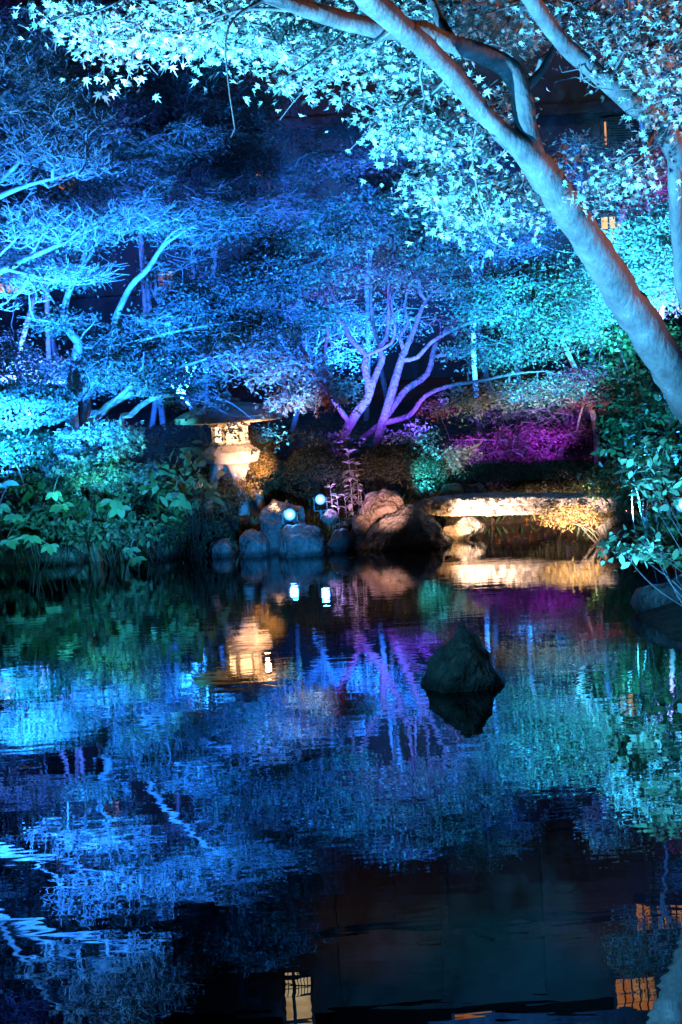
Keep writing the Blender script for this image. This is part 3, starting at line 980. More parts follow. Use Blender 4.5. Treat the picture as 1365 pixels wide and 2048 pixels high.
z_edge, z_top = lz(845), lz(806)
link_mesh('roof', bm_mesh('roof', lathe([(.30, z_edge - .005), (.585, z_edge + .012), (.60, z_edge + .03), (.60, z_edge + .075), (.585, z_edge + .085),
                                          (.50, z_edge + .13), (.38, z_edge + .185), (.25, z_edge + .215), (.14, z_top + .012)], 60)), M['granite'], lan)
link_mesh('finial', bm_mesh('finial', lathe([(.12, z_top + .013), (.145, z_top + .02), (.14, z_top + .045), (.09, z_top + .06), (.045, z_top + .068), (.055, z_top + .085), (.03, z_top + .12), (.004, z_top + .15)], 24)), M['granite'], lan)
z_pl = lz(897)
# fire box: hexagonal ring of posts with openings
hb, ht = z_pl + .05, z_edge - .007
for k in range(6):
    a = math.pi / 3 * k + 0.26
    M4 = Matrix.Translation((lc.x + .185 * math.cos(a), lc.y + .185 * math.sin(a), 0)) @ Matrix.Rotation(a, 4, 'Z')
    bm = bmesh.new()
    box_bm(bm, -.02, .02, -.024, .024, hb + .026, ht - .03)
    bm.transform(M4)
    link_mesh('fire_box_post', bm_mesh('fire_box_post', bm), M['granite'], lan)
b1 = lathe([(.235, hb), (.225, hb + .028), (.19, hb + .028)], 48, 6)
link_mesh('fire_box_sill', bm_mesh('fire_box_sill', b1), M['granite'], lan)
b1 = lathe([(.18, ht - .032), (.23, ht - .032), (.23, ht - .001)], 48, 6)
link_mesh('fire_box_head', bm_mesh('fire_box_head', b1), M['granite'], lan)
link_mesh('lamp_paper', bm_mesh('lamp_paper', lathe([(.16, hb + .030), (.165, hb + .035), (.165, ht - .039), (.16, ht - .034)], 24)), M['fire'], lan)
z_pb = lz(925)
link_mesh('platform', bm_mesh('platform', lathe([(.28, z_pb), (.33, z_pb + .012), (.335, z_pb + .02), (.335, z_pl - .035), (.32, z_pl - .022), (.235, z_pl + .035), (.22, z_pl + .049)], 48, 6)), M['granite'], lan)
# splayed, curved legs
for k in range(4):
    a = math.pi / 2 * k + 0.40
    bm = bmesh.new()
    rows = []
    Hl = z_pb - gz + .10
    for i in range(11):
        t = i / 10
        z = z_pb - .002 - t * Hl
        rad = .17 + .15 * math.sin(t * 1.5) ** 1.3
        tw = .052 * (1 - .35 * t) + .018
        dp = .036 + .014 * (1 - t)
        row = []
        for (sx_, sy_) in [(-1, -1), (-1, 0), (-1, 1), (0, 1.12), (1, 1), (1, 0), (1, -1), (0, -1.12)]:
            rr = rad + sx_ * dp
            sd_ = sy_ * tw * (1.6 - 0.6 * min(1, t * 3))
            x = lc.x + math.cos(a) * rr - math.sin(a) * sd_
            y = lc.y + math.sin(a) * rr + math.cos(a) * sd_
            row.append(bm.verts.new((x, y, z)))
        rows.append(row)
    for i in range(10):
        for j in range(8): bm.faces.new((rows[i][j], rows[i][(j + 1) % 8], rows[i + 1][(j + 1) % 8], rows[i + 1][j]))
    bm.faces.new(rows[0][::-1]); bm.faces.new(rows[-1])
    bmesh.ops.recalc_face_normals(bm, faces=bm.faces)
    link_mesh('leg', bm_mesh('leg', bm, True), M['granite'], lan)
plight('lantern_warm_light', (lc.x + .02, lc.y - .0, hb - 0.0 + .0 + (ht - hb) * 1.0 - .02), (1, .55, .25), 0.01)
plight('lantern_warm_light', (lc.x + .30, lc.y - .42, z_pl + .16), (1, .5, .22), 5, .03)  # added light outside the fire box, warming the lantern from in front

# ------------------------------------------------------------------ floodlight fixtures
def floodlight(px, py, Y, target, label, r=.062, power=0):
    p = at(px, py, Y)
    o = empty('garden_floodlight', p, label, 'floodlight')
    d = (Vector(target) - p).normalized()
    rot = d.to_track_quat('Z', 'Y').to_matrix().to_4x4()
    T = Matrix.Translation(p) @ rot
    def cyl(r1, r2, z0, z1, seg=28):
        bm = bmesh.new()
        bmesh.ops.create_cone(bm, cap_ends=True, segments=seg, radius1=r1, radius2=r2, depth=z1 - z0, matrix=Matrix.Translation((0, 0, (z0 + z1) / 2)))
        return bm
    bm = cyl(r * .7, r * 1.12, -.14, .0); bm2 = None
    for k in range(5):
        bmesh.ops.create_cone(bm, cap_ends=True, segments=24, radius1=r * 1.05, radius2=r * 1.05, depth=.006, matrix=Matrix.Translation((0, 0, -.13 + k * .02)))
    bm.transform(T); link_mesh('housing', bm_mesh('housing', bm), M['lamp_black'], o)
    bm = cyl(r, r, .001, .006); bm.transform(T); link_mesh('lens', bm_mesh('lens', bm), M['lens_blue'], o)
    if power: spot('floodlight_beam', p + d * .03, p + d * 3, (0.03, 0.32, 1.0), power, 150, .9, .04)
    bm = bmesh.new()
    for s in (-1, 1): 
        box_bm(bm, p.x + s * r * 1.25 - .005, p.x + s * r * 1.25 + .005, p.y + .03, p.y + .06, p.z - .12, p.z + .02)
    box_bm(bm, p.x - r * 1.3, p.x + r * 1.3, p.y + .03, p.y + .06, p.z - .13, p.z - .12)
    box_bm(bm, p.x - .012, p.x + .012, p.y + .035, p.y + .055, p.z - .35, p.z - .13)
    link_mesh('bracket', bm_mesh('bracket', bm), M['lamp_black'], o)
    return o


floodlight(580, 1029, 15.05, at(620, 1150, 6), 'blue-white floodlight in front of a dark boulder on the shore', power=9)
floodlight(641, 999, 15.45, at(700, 900, 6), 'blue-white floodlight beside the violet-lit plants', .055, 9)
floodlight(1366, 1010, 12.2, at(1200, 1100, 6), 'bright floodlight at the right edge behind the leafy shrub', .06, 60)
# ------------------------------------------------------------------ the two pond-side maples near the camera
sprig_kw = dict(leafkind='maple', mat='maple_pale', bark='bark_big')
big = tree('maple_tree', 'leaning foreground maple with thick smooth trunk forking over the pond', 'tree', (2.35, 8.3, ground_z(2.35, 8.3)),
    [
        [(2.5, 8.6, ground_z(2.35, 8.4) - .1, .19)] + L4([(1425, 900, 0.1216, 8.3), (1372, 790, 0.1096, 8.1), (1312, 690, 0.1048, 7.9), (1252, 600, 0.0976, 7.7), (1203, 520, 0.0896, 7.5), (1150, 440, 0.0824, 7.3), (1105, 372, 0.0836, 7.15), (1054, 308, .062, 7.0), (1008, 268, .047, 6.95), (960, 220, .044, 6.85), (905, 150, .047, 6.7), (850, 95, .050, 6.5), (795, 48, .053, 6.3), (742, 0, .056, 6.1), (690, -60, .05, 5.9), (600, -140, .04, 5.7)]),
        L4([(1106, 375, .062, 7.12), (1078, 335, .062, 7.06), (1060, 290, .060, 7.02), (1050, 245, .056, 7.0), (1044, 195, .057, 7.0), (1022, 142, .053, 7.0), (965, 108, .047, 6.9), (900, 86, .044, 6.8), (845, 62, .044, 6.7), (780, 60, .044, 6.6), (705, 46, .042, 6.5), (625, 22, .038, 6.3), (540, -6, .030, 6.1), (440, -30, .022, 6.0)]),
        L4([(905, 86, .030, 6.8), (870, 20, .024, 6.9), (850, -60, .02, 7.0)]),
        L4([(1044, 180, .03, 7.0), (1085, 140, .02, 7.1), (1130, 60, .016, 7.2), (1200, 0, .012, 7.3)]),
        L4([(1000, 265, .008, 6.95), (1040, 320, .005, 7.2), (1100, 370, .003, 7.3)]),
        L4([(900, 150, .008, 6.7), (860, 190, .006, 6.8), (790, 220, .005, 6.9), (740, 260, .003, 6.95), (700, 300, .002, 7.0)]),
        L4([(795, 52, .008, 6.4), (720, 110, .006, 6.6), (650, 150, .005, 6.7), (600, 190, .003, 6.7), (560, 240, .002, 6.7)]),
        L4([(850, 98, .008, 6.6), (840, 150, .006, 6.7), (850, 200, .005, 6.75), (838, 260, .004, 6.8), (835, 330, .003, 6.8)]),
        L4([(962, 222, .008, 6.9), (945, 300, .006, 7.0), (955, 380, .005, 7.0), (970, 430, .004, 7.0), (985, 480, .003, 7.0), (1030, 505, .002, 7.0)]),
        L4([(705, 48, .009, 6.6), (640, 110, .006, 6.5), (580, 150, .0045, 6.4), (530, 185, .003, 6.4)]),
        L4([(540, -6, .010, 6.1), (475, 30, .006, 6.0), (452, 80, .004, 5.95), (460, 190, .003, 5.9), (470, 258, .0022, 5.9), (462, 275, .0015, 5.9)]),
        L4([(625, 22, .010, 6.3), (480, 20, .006, 6.2), (380, 60, .004, 6.1), (300, 90, .003, 6.0)]),
        L4([(440, -30, .014, 6.0), (300, -20, .008, 5.9), (200, 20, .005, 5.8), (130, 40, .003, 5.7)]),
    ],
    [cl(330, 30, 6.10, .28, 0.28, .13, 34), cl(470, 40, 6.65, .36, 0.28, .16, 60), cl(600, 45, 6.95, .33, 0.32, .15, 50), cl(720, 30, 7.05, .3, 0.32, .15, 44),
     cl(560, 120, 6.75, .16, 0.24, .11, 12, .6), cl(650, 130, 6.85, .2, 0.24, .10, 14, .7), cl(740, 120, 7.05, .22, 0.24, .12, 22), cl(820, 180, 7.05, .30, 0.24, .16, 34),
     cl(800, 250, 7.05, .20, 0.24, .12, 18), cl(890, 270, 7.15, .28, 0.24, .20, 36), cl(900, 370, 7.25, .30, 0.24, .16, 34), cl(990, 400, 7.35, .26, 0.24, .12, 24),
     cl(940, 445, 7.35, .26, 0.20, .06, 12), cl(960, 40, 7.75, .32, 0.24, .18, 26), cl(1060, 40, 7.85, .2, 0.24, .18, 12), cl(1000, 200, 7.65, .2, 0.24, .16, 12),
     cl(1115, 330, 7.85, .13, 0.16, .10, 8), cl(830, -20, 7.35, .4, 0.32, .16, 30), cl(1080, 400, 7.75, .12, 0.16, .16, 8), cl(160, 40, 6.00, .2, 0.24, .12, 12), cl(255, 70, 6.00, .18, 0.24, .12, 12)],
    leaf=.044, nleaf=17, srad=.15, sides=14, tip=.0024, twigs=2, tilt=.65, step=.07, rough=.05, zj=.03, droop=.4, up=.05, **sprig_kw)

tree('maple_tree', 'second foreground maple at the right edge with a forked leaning trunk', 'tree', (2.7, 8.9, ground_z(2.7, 8.9)),
    [
        [(2.75, 9.1, ground_z(2.7, 9) - .1, .13)] + L4([(1470, 760, 0.0684, 8.2), (1430, 560, 0.0646, 7.9), (1398, 400, 0.0608, 7.6), (1350, 300, 0.0593, 7.4), (1318, 240, 0.0570, 7.3), (1262, 205, 0.0502, 7.2), (1200, 150, 0.0456, 7.1), (1145, 105, 0.0426, 7.0), (1102, 55, 0.0395, 6.9), (1062, 0, 0.0380, 6.8), (1020, -60, 0.0342, 6.7)]),
        L4([(1318, 240, 0.0380, 7.3), (1300, 185, 0.0266, 7.35), (1275, 110, 0.0182, 7.4), (1256, 50, 0.0152, 7.4), (1252, -40, 0.0137, 7.4)]),
        L4([(1350, 300, 0.0380, 7.4), (1352, 400, 0.0380, 7.5), (1358, 500, 0.0342, 7.6), (1372, 600, 0.0380, 7.8), (1440, 700, 0.0456, 8.1)]),
        L4([(1256, 50, 0.0152, 7.4), (1150, 5, 0.0106, 7.3), (1060, 5, 0.0076, 7.2), (960, 30, 0.0061, 7.1)]),
        L4([(1320, 245, 0.0152, 7.3), (1270, 330, 0.0091, 7.1), (1225, 370, 0.0061, 7.0)]),
    ],
    [cl(1200, 60, 7.2, .26, .3, .12, 24), cl(1290, 120, 7.1, .22, .3, .14, 22), cl(1340, 200, 7.0, .14, .3, .16, 14), cl(1350, 60, 7.2, .2, .3, .2, 20), cl(1250, 340, 7.0, .18, .25, .10, 14),
     cl(1210, 380, 6.9, .10, .2, .06, 5), cl(1100, 10, 7.2, .2, .3, .08, 8), cl(1170, 150, 7.1, .1, .2, .05, 4, .5)],
    leaf=.044, nleaf=17, srad=.15, sides=12, tip=.0024, twigs=2, tilt=.65, step=.07, rough=.05, zj=.03, droop=.4, up=.05, **sprig_kw)

# ------------------------------------------------------------------ multi-stemmed maples at the centre
FK = dict(leaf=.038, nleaf=60, srad=.28, sides=7, tip=.0034, twigs=7, tilt=.75)
CY = 16.6
def gbase(px, py, Y):
    p = at(px, py, Y)
    return (p.x, p.y, ground_z(p.x, p.y))

def root_of(px, Y, r, first):
    p = at(px, 890, Y)
    return [(p.x, p.y, ground_z(p.x, p.y) - .15, r)] + first

tree('maple_tree', 'multi-stemmed maple lit violet at its foot, left of the twin centre pair', 'tree', gbase(681, 894, CY),
    [
        root_of(676, CY, 0.088, L4([(682, 890, 0.0666), (713, 827, 0.0607), (739, 788, 0.0533), (729, 733, 0.0429), (733, 711, 0.0385), (700, 675, 0.0326), (684, 637, 0.0281), (665, 588, 0.0222), (640, 540, 0.0163), (610, 490, 0.0111)], CY)),
        L4([(739, 785, 0.0444), (757, 738, 0.0414), (766, 715, 0.0400), (757, 692, 0.0340), (773, 676, 0.0311), (779, 612, 0.0266), (778, 560, 0.0207), (790, 490, 0.0148), (800, 430, 0.0089)], CY),
        L4([(700, 846, 0.0370, CY), (671, 806, 0.0296, CY - .2), (640, 765, 0.0252, CY - .3), (610, 705, 0.0222, CY - .4), (570, 646, 0.0192, CY - .5), (553, 580, 0.0148, CY - .6), (530, 530, 0.0089, CY - .7)]),
        L4([(671, 806, 0.0259, CY - .2), (648, 730, 0.0222, CY + .3), (658, 646, 0.0200, CY + .3), (650, 590, 0.0163, CY + .3), (640, 540, 0.0104, CY + .3)]),
        L4([(760, 690, 0.0252, CY), (745, 640, 0.0222, CY + .2), (742, 572, 0.0192, CY + .3), (748, 500, 0.0133, CY + .4), (735, 440, 0.0074, CY + .4)]),
        L4([(733, 711, 0.0222, CY), (784, 685, 0.0192, CY - .2), (790, 646, 0.0148, CY - .3), (784, 612, 0.0118, CY - .3), (800, 560, 0.0074, CY - .3)]),
        L4([(690, 650, 0.0192, CY), (630, 606, 0.0178, CY - .5), (560, 588, 0.0155, CY - .8), (500, 590, 0.0133, CY - .9), (455, 600, 0.0096, CY - 1), (410, 618, 0.0067, CY - 1), (360, 626, 0.0044, CY - 1)]),
        L4([(505, 590, 0.0096, CY - .9), (550, 618, 0.0074, CY - 1.1), (620, 620, 0.0052, CY - 1.2)]),
    ],
    [cl(600, 510, CY, .8, .7, .30, 60), cl(520, 560, CY - .8, .7, .6, .22, 50), cl(420, 610, CY - 1, .45, .4, .16, 26), cl(740, 450, CY + .3, .7, .7, .4, 50), cl(620, 640, CY - .8, .35, .4, .14, 18),
     cl(470, 640, CY - .8, .5, .4, .16, 26), cl(680, 560, CY, .6, .5, .25, 22)],
    mat='maple', bark='bark_mid', **FK)

tree('maple_tree', 'multi-stemmed maple lit violet at its foot, right one of the centre pair, limbs reaching right', 'tree', gbase(755, 888, CY),
    [
        root_of(750, CY, 0.084, L4([(757, 886, 0.0607), (776, 815, 0.0562), (797, 740, 0.0488), (810, 702, 0.0414), (829, 659, 0.0326), (845, 614, 0.0266), (862, 588, 0.0222), (890, 564, 0.0163), (930, 500, 0.0104)], CY)),
        L4([(812, 700, 0.0296), (800, 675, 0.0237), (817, 646, 0.0207), (810, 616, 0.0163), (820, 560, 0.0104)], CY),
        L4([(803, 722, 0.0296, CY), (836, 714, 0.0266, CY - .1), (862, 685, 0.0244, CY - .2), (907, 659, 0.0207, CY - .4), (955, 640, 0.0178, CY - .6), (1010, 622, 0.0148, CY - .8), (1080, 598, 0.0104, CY - .9), (1150, 580, 0.0067, CY - 1)]),
        L4([(775, 830, 0.0444, CY), (812, 780, 0.0414, CY + .1), (855, 748, 0.0370, CY + .2), (868, 701, 0.0326, CY + .3), (882, 670, 0.0259, CY + .4), (930, 620, 0.0163, CY + .5), (990, 560, 0.0096, CY + .6)]),
        L4([(772, 845, 0.0370, CY), (820, 830, 0.0311, CY - .2), (850, 793, 0.0266, CY - .3), (897, 772, 0.0237, CY - .4), (960, 762, 0.0192, CY - .5), (1040, 746, 0.0133, CY - .6), (1110, 742, 0.0074, CY - .7)]),
        L4([(868, 712, 0.0222, CY + .3), (920, 705, 0.0163, CY + .1), (950, 690, 0.0133, CY), (975, 640, 0.0089, CY), (1010, 600, 0.0074, CY)]),
        L4([(705, 891, 0.0370, CY + .3), (752, 856, 0.0370, CY + .15), (772, 835, 0.0370, CY)]),
        L4([(925, 690, 0.0104, CY - .1), (1000, 685, 0.0104, CY - .4), (1040, 672, 0.0089, CY - .5), (1100, 675, 0.0059, CY - .5)]),
    ],
    [cl(900, 540, CY, .8, .7, .35, 60), cl(1040, 590, CY - .7, .8, .6, .28, 60), cl(1130, 640, CY - .9, .6, .5, .2, 44), cl(1010, 700, CY - .5, .7, .5, .16, 34), cl(830, 470, CY + .3, .6, .6, .35, 34),
     cl(1050, 780, CY - .3, .7, .5, .13, 30), cl(960, 640, CY, .6, .5, .16, 20), cl(930, 800, CY, .35, .4, .13, 12)],
    mat='maple', bark='bark_mid', **FK)

# ------------------------------------------------------------------ left bank maples
TY = 15.6
tree('maple_tree', 'slender crooked maple on the left bank with a bent blue-lit trunk', 'tree', gbase(146, 900, TY),
    [
        root_of(146, TY, .09, L4([(146, 850, .075), (144, 802, .068), (149, 740, .060), (158, 685, .054), (147, 672, .05), (133, 655, .046), (130, 623, .042), (138, 585, .036), (158, 544, .030), (176, 485, .022), (182, 433, .013), (183, 415, .008)], TY)),
        L4([(146, 800, .05, TY), (165, 785, .045, TY), (180, 755, .035, TY + .1), (200, 725, .02, TY + .2)]),
        L4([(160, 540, .02), (190, 497, .018), (217, 433, .012), (240, 386, .007)], TY),
        L4([(131, 650, .018, TY), (70, 640, .014, TY - .2), (60, 600, .010, TY - .3), (58, 585, .008, TY - .3)]),
        L4([(132, 640, .014, TY), (90, 580, .012, TY), (50, 560, .010, TY - .1), (100, 565, .009, TY - .2), (160, 568, .008, TY - .2), (215, 560, .006, TY - .2)]),
    ],
    [cl(130, 640, TY - .1, .45, .35, .10, 20, .9), cl(150, 470, TY, .55, .4, .28, 34, .25), cl(100, 560, TY, .5, .4, .16, 24, .3), cl(210, 740, TY - .1, .45, .4, .16, 30), cl(250, 690, TY + .2, .4, .4, .14, 20), cl(190, 545, TY - .2, .3, .3, .12, 12, .2)],
    leaf=.042, nleaf=60, srad=.24, sides=8, tip=.0026, twigs=5, tilt=.7, mat='maple')

tree('maple_tree', 'maple with a long straight limb slanting up right, on the left bank', 'tree', gbase(172, 900, TY + .2),
    [
        root_of(172, TY + .3, .085, L4([(172, 830, .07), (176, 790, .06), (195, 735, .05), (215, 690, .044), (229, 661, .04), (231, 638, .038), (262, 573, .034), (296, 538, .030), (325, 494, .026), (355, 471, .018), (396, 447, .012), (440, 430, .007)], TY + .3)),
        L4([(325, 494, .018), (345, 465, .014), (385, 455, .010), (430, 470, .007)], TY + .3),
        L4([(229, 661, .02, TY + .3), (195, 640, .014, TY + .5), (180, 610, .01, TY + .6)]),
        L4([(215, 690, .03, TY + .3), (290, 640, .022, TY + .5), (340, 590, .016, TY + .7), (360, 570, .01, TY + .7)]),
        L4([(218, 700, .025, TY + .3), (320, 670, .018, TY), (420, 650, .012, TY - .1), (500, 640, .008, TY - .1)]),
    ],
    [cl(420, 450, TY + .4, .7, .5, .22, 44), cl(360, 520, TY + .6, .35, .4, .16, 10, .6), cl(330, 650, TY + .3, .6, .5, .17, 40), cl(430, 690, TY, .6, .4, .16, 34), cl(390, 580, TY + .6, .4, .3, .12, 16), cl(300, 430, TY + .5, .5, .5, .2, 24, .5)],
    mat='maple', **FK)

tree('maple_tree', 'low spreading reddish-brown maple layered over the lantern roof', 'tree', gbase(200, 905, TY - .2),
    [
        root_of(176, TY - .2, .075, L4([(186, 860, .06), (200, 828, .05), (235, 800, .042), (270, 786, .036), (300, 790, .022), (330, 770, .016)], TY - .2)),
        L4([(235, 800, .03), (262, 770, .024), (285, 735, .018), (288, 705, .01)], TY - .3),
        L4([(268, 787, .025, TY - .2), (315, 762, .020, TY - .3), (345, 740, .018, TY - .4), (400, 722, .015, TY - .5), (445, 711, .013, TY - .5), (520, 722, .010, TY - .5), (600, 745, .008, TY - .5), (650, 770, .005, TY - .5)]),
        L4([(300, 790, .016, TY - .2), (370, 790, .012, TY - .4), (450, 800, .008, TY - .5), (520, 850, .006, TY - .55)]),
    ],
    [cl(640, 775, TY - .5, .45, .3, .12, 34), cl(560, 735, TY - .5, .55, .35, .11, 36), cl(590, 800, TY - .5, .3, .3, .07, 12), cl(480, 712, TY - .5, .4, .3, .09, 20)],
    leaf=.048, nleaf=42, srad=.2, sides=8, tip=.0024, twigs=4, tilt=.6, mat='maple_red', droop=.35)
tree('maple_tree', 'green-leaved maple hanging in front of the left side of the lantern roof', 'tree', gbase(235, 905, TY - .4),
    [
        root_of(232, TY - .4, .05, L4([(238, 870, .042), (262, 830, .034), (300, 800, .028), (350, 790, .022), (400, 800, .016), (460, 830, .011), (530, 870, .007)], TY - .4)),
        L4([(300, 800, .02), (320, 770, .016), (360, 750, .012), (400, 745, .008)], TY - .4),
    ],
    [cl(350, 765, TY - .4, .45, .3, .09, 28), cl(385, 800, TY - .6, .30, .25, .06, 12), cl(530, 868, TY - .6, .16, .18, .04, 5), cl(450, 862, TY - .65, .16, .12, .03, 4), cl(310, 745, TY - .3, .35, .3, .10, 18)],
    leaf=.038, nleaf=50, srad=.19, sides=8, tip=.0024, twigs=4, tilt=.6, mat='maple', droop=.35)

# bare twiggy branches reaching in from the left
tree('bare_tree', 'pale-blue bare-twigged tree reaching in at upper left', 'tree', (-4.6, 14.6, ground_z(-4.6, 14.6)),
    [
        [(-4.5, 14.7, ground_z(-4.6, 14.7) - .1, .12)] + L4([(-230, 800, .10), (-200, 600, .085), (-120, 450, .07), (0, 392, .034), (62, 368, .024), (150, 344, .014), (200, 312, .007)], 14.6),
        L4([(-120, 450, .05), (-40, 380, .034), (10, 352, .026), (50, 310, .02), (92, 265, .014), (140, 215, .009), (172, 175, .005)], 14.6),
        L4([(-120, 450, .04), (-60, 300, .03), (0, 200, .02), (60, 130, .012), (120, 90, .006)], 14.6),
        L4([(50, 310, .014), (40, 250, .01), (45, 190, .006)], 14.6),
    ],
    [cl(120, 250, 14.6, .7, .5, .5, 130, .10), cl(60, 330, 14.6, .6, .4, .25, 60, .10), cl(170, 330, 14.6, .35, .4, .14, 26, .1), cl(80, 120, 14.6, .6, .4, .4, 46, .25)],
    leaf=.035, nleaf=14, srad=.2, sides=5, tip=.0024, twigs=5, tilt=.8, mat='maple_pale', bare=True)


tree('bare_tree', 'blue bare-twigged branches spreading low from the left edge', 'tree', (-4.9, 15.0, ground_z(-4.9, 15.0)),
    [
        [(-4.8, 15.1, ground_z(-4.9, 15.0) - .1, .10)] + L4([(-260, 820, .08), (-180, 640, .07), (-80, 560, .05), (0, 543, .038), (60, 515, .030), (140, 480, .022), (210, 448, .015), (330, 425, .008)], 15.0),
        L4([(20, 540, .022), (55, 548, .018), (110, 560, .014), (170, 562, .010), (225, 545, .006)], 14.9),
        L4([(60, 515, .015), (80, 480, .012), (95, 440, .008), (110, 420, .005)], 15.0),
        L4([(-40, 552, .02), (10, 500, .014), (40, 470, .010), (60, 440, .006)], 15.0),
    ],
    [cl(150, 470, 15, .75, .4, .20, 60, .2), cl(260, 440, 15, .45, .3, .12, 26, .3), cl(90, 450, 15, .5, .3, .25, 40, .2), cl(130, 560, 14.9, .5, .3, .08, 20, .3), cl(30, 600, 14.9, .25, .25, .12, 12, .4)],
    leaf=.035, nleaf=16, srad=.19, sides=5, tip=.0024, twigs=4, tilt=.8, mat='maple_pale', bare=True)

# ------------------------------------------------------------------ trees of the hillside behind
def hill_tree(label, px, py, Y, rx, ry, rz, n, mat='maple', kind='diamond', leaf=.042, nleaf=62, pads=5, lean=0, group='maples on the hillside behind', bark='bark', tw=5, name='maple_tree', share=1.0, bottom=None, srad=.3, r0=.05):
    c = at(px, py, Y)
    bx = c.x + lean
    gz_ = ground_z(bx, Y)
    z0 = max(gz_ + .4, c.z - rz * 1.2)
    k = random.Random(int(px * 7 + py))
    limbs = [[(bx, Y, gz_ - .15, r0), (bx + (c.x - bx) * .3 + k.uniform(-.15, .15), Y + k.uniform(-.1, .1), gz_ + (z0 - gz_) * .5, r0 * .8), (bx + (c.x - bx) * .6 + k.uniform(-.1, .1), Y, z0, r0 * .62), (c.x, Y, c.z, r0 * .36)]]
    cls = []
    for i in range(pads):
        a = k.uniform(0, 6.28)
        q = k.uniform(.25, .7)
        cc = (c.x + math.cos(a) * rx * q * (1.0 if i % 2 else .7), Y + math.sin(a) * ry * .6, c.z + k.uniform(-.75, .75) * rz)
        limbs.append([(bx + (c.x - bx) * .6, Y, z0, r0 * .5), ((bx + cc[0]) / 2 + k.uniform(-.1, .1), Y, (z0 + cc[2]) / 2 + .1, r0 * .33), cc + (r0 * .15,)])
        cls.append((cc, (rx * .62, ry * .7, rz * .33), n // pads, share))
    cls.append((tuple(c), (rx, ry, rz), n // 4, share))
    leaf *= k.uniform(.8, 1.35)
    return tree(name, label, 'tree', (bx, Y, gz_), limbs, cls, leafkind=kind, leaf=leaf, nleaf=nleaf, srad=srad * k.uniform(.8, 1.15), mat=mat, bark=bark, group=group, sides=5, tip=.0034, twigs=tw + k.choice((-2, 0, 2)), tilt=.75)


HILL = [
    ('deep blue maple crown at top left behind the bare twigs', 90, 110, 20.5, 1.5, .9, .9, 150, 'maple'),
    ('deep blue maple crown above the slanting limb at left', 240, 340, 19.5, 1.5, .9, .55, 130, 'maple'),
    ('blue maple crown behind the left bank maples', 60, 470, 18.5, 1.2, .9, .6, 100, 'maple'),
    ('mid-blue maple on the slope left of centre', 440, 420, 19.5, 1.3, .9, .5, 120, 'maple'),
    ('dark blue maple at the left of the dark building gap', 560, 310, 21.0, .8, .7, .5, 60, 'maple'),
    ('blue maple right of centre under the foreground leaves', 760, 400, 20.0, 1.2, .9, .6, 120, 'maple'),
    ('blue maple behind the forking trunk', 960, 470, 19.0, 1.2, .9, .5, 120, 'maple'),
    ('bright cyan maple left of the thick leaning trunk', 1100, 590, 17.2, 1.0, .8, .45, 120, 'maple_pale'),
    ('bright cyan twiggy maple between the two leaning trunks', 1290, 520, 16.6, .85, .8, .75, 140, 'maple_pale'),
    ('violet maple between the two leaning trunks below the shutter', 1260, 350, 18.6, .75, .7, .5, 80, 'maple_red'),
    ('small violet maple sprig in front of the dark building', 1160, 320, 19.2, .32, .4, .32, 22, 'maple_red'),
    ('dim grey maple crown rising before the upper windows at the right', 1235, -40, 22.8, 1.0, .6, .75, 90, 'maple'),
    ('dim maple crown half hiding the window at the right edge', 1345, 120, 22.8, .7, .6, .45, 45, 'maple'),
    ('thin maple spray in front of the lit window above the lantern', 338, 560, 19.5, .35, .3, .25, 12, 'maple'),
    ('tall dim blue maple behind the centre, its top near the dark wall', 720, 300, 22.0, 1.0, .7, .6, 100, 'maple'),
    ('tall dim blue maple under the foreground maple leaves', 900, 300, 22.0, 1.1, .7, .7, 110, 'maple'),
    ('dim blue maple at the left of the shuttered window', 1060, 400, 21.5, .8, .7, .55, 80, 'maple'),
    ('blue-violet maple at the very top left corner', 20, 20, 21.5, 1.2, .7, .8, 110, 'maple_pink'),
    ('dim blue maple at the top, left of the cedar', 230, 130, 22.5, 1.1, .7, .9, 110, 'maple'),
    ('dim blue maple right of the cedar', 500, 250, 22.5, .7, .6, .6, 60, 'maple'),
    ('dim blue maple behind the window glow left of centre', 420, 330, 22.0, 1.1, .7, .5, 80, 'maple'),
    ('dim teal maple low behind the magenta shrub', 1130, 790, 17.8, 1.0, .8, .4, 90, 'maple'),
    ('dim blue maple behind the centre pair of trunks', 640, 660, 19.0, 1.4, .8, .5, 110, 'maple'),
    ('dim dark maple behind the lantern', 330, 700, 18.0, 1.4, .8, .5, 100, 'maple'),
    ('dark maple at the far left above the cyan shrub', 20, 680, 17.6, 1.0, .8, .6, 70, 'maple'),
]
for lab, px, py, Y, rx, ry, rz, n, mt in HILL:
    hill_tree(lab, px, py, Y, rx, ry, rz, n, mt, lean=random.Random(px).uniform(-.5, .5))
hill_tree('feathery dark-blue cedar at upper left beside the dark building', 380, 220, 21.5, 1.35, .8, 1.3, 190, 'conifer', 'needle', .10, 60, 7, 0, None, 'bark_dark', 2, 'cedar_tree')
hill_tree('dark evergreen tree filling the hillside at far left', -60, 260, 22, 1.6, .9, 2.2, 130, 'conifer', 'diamond', .06, 50, 6, 0, None, 'bark_dark', 2, 'evergreen_tree')
hill_tree('dark evergreen in the shade under the cyan maples at right', 1290, 740, 17.5, .9, .8, .7, 80, 'evergreen', 'diamond', .06, 50, 6, 0, None, 'bark_dark', 2, 'evergreen_tree')

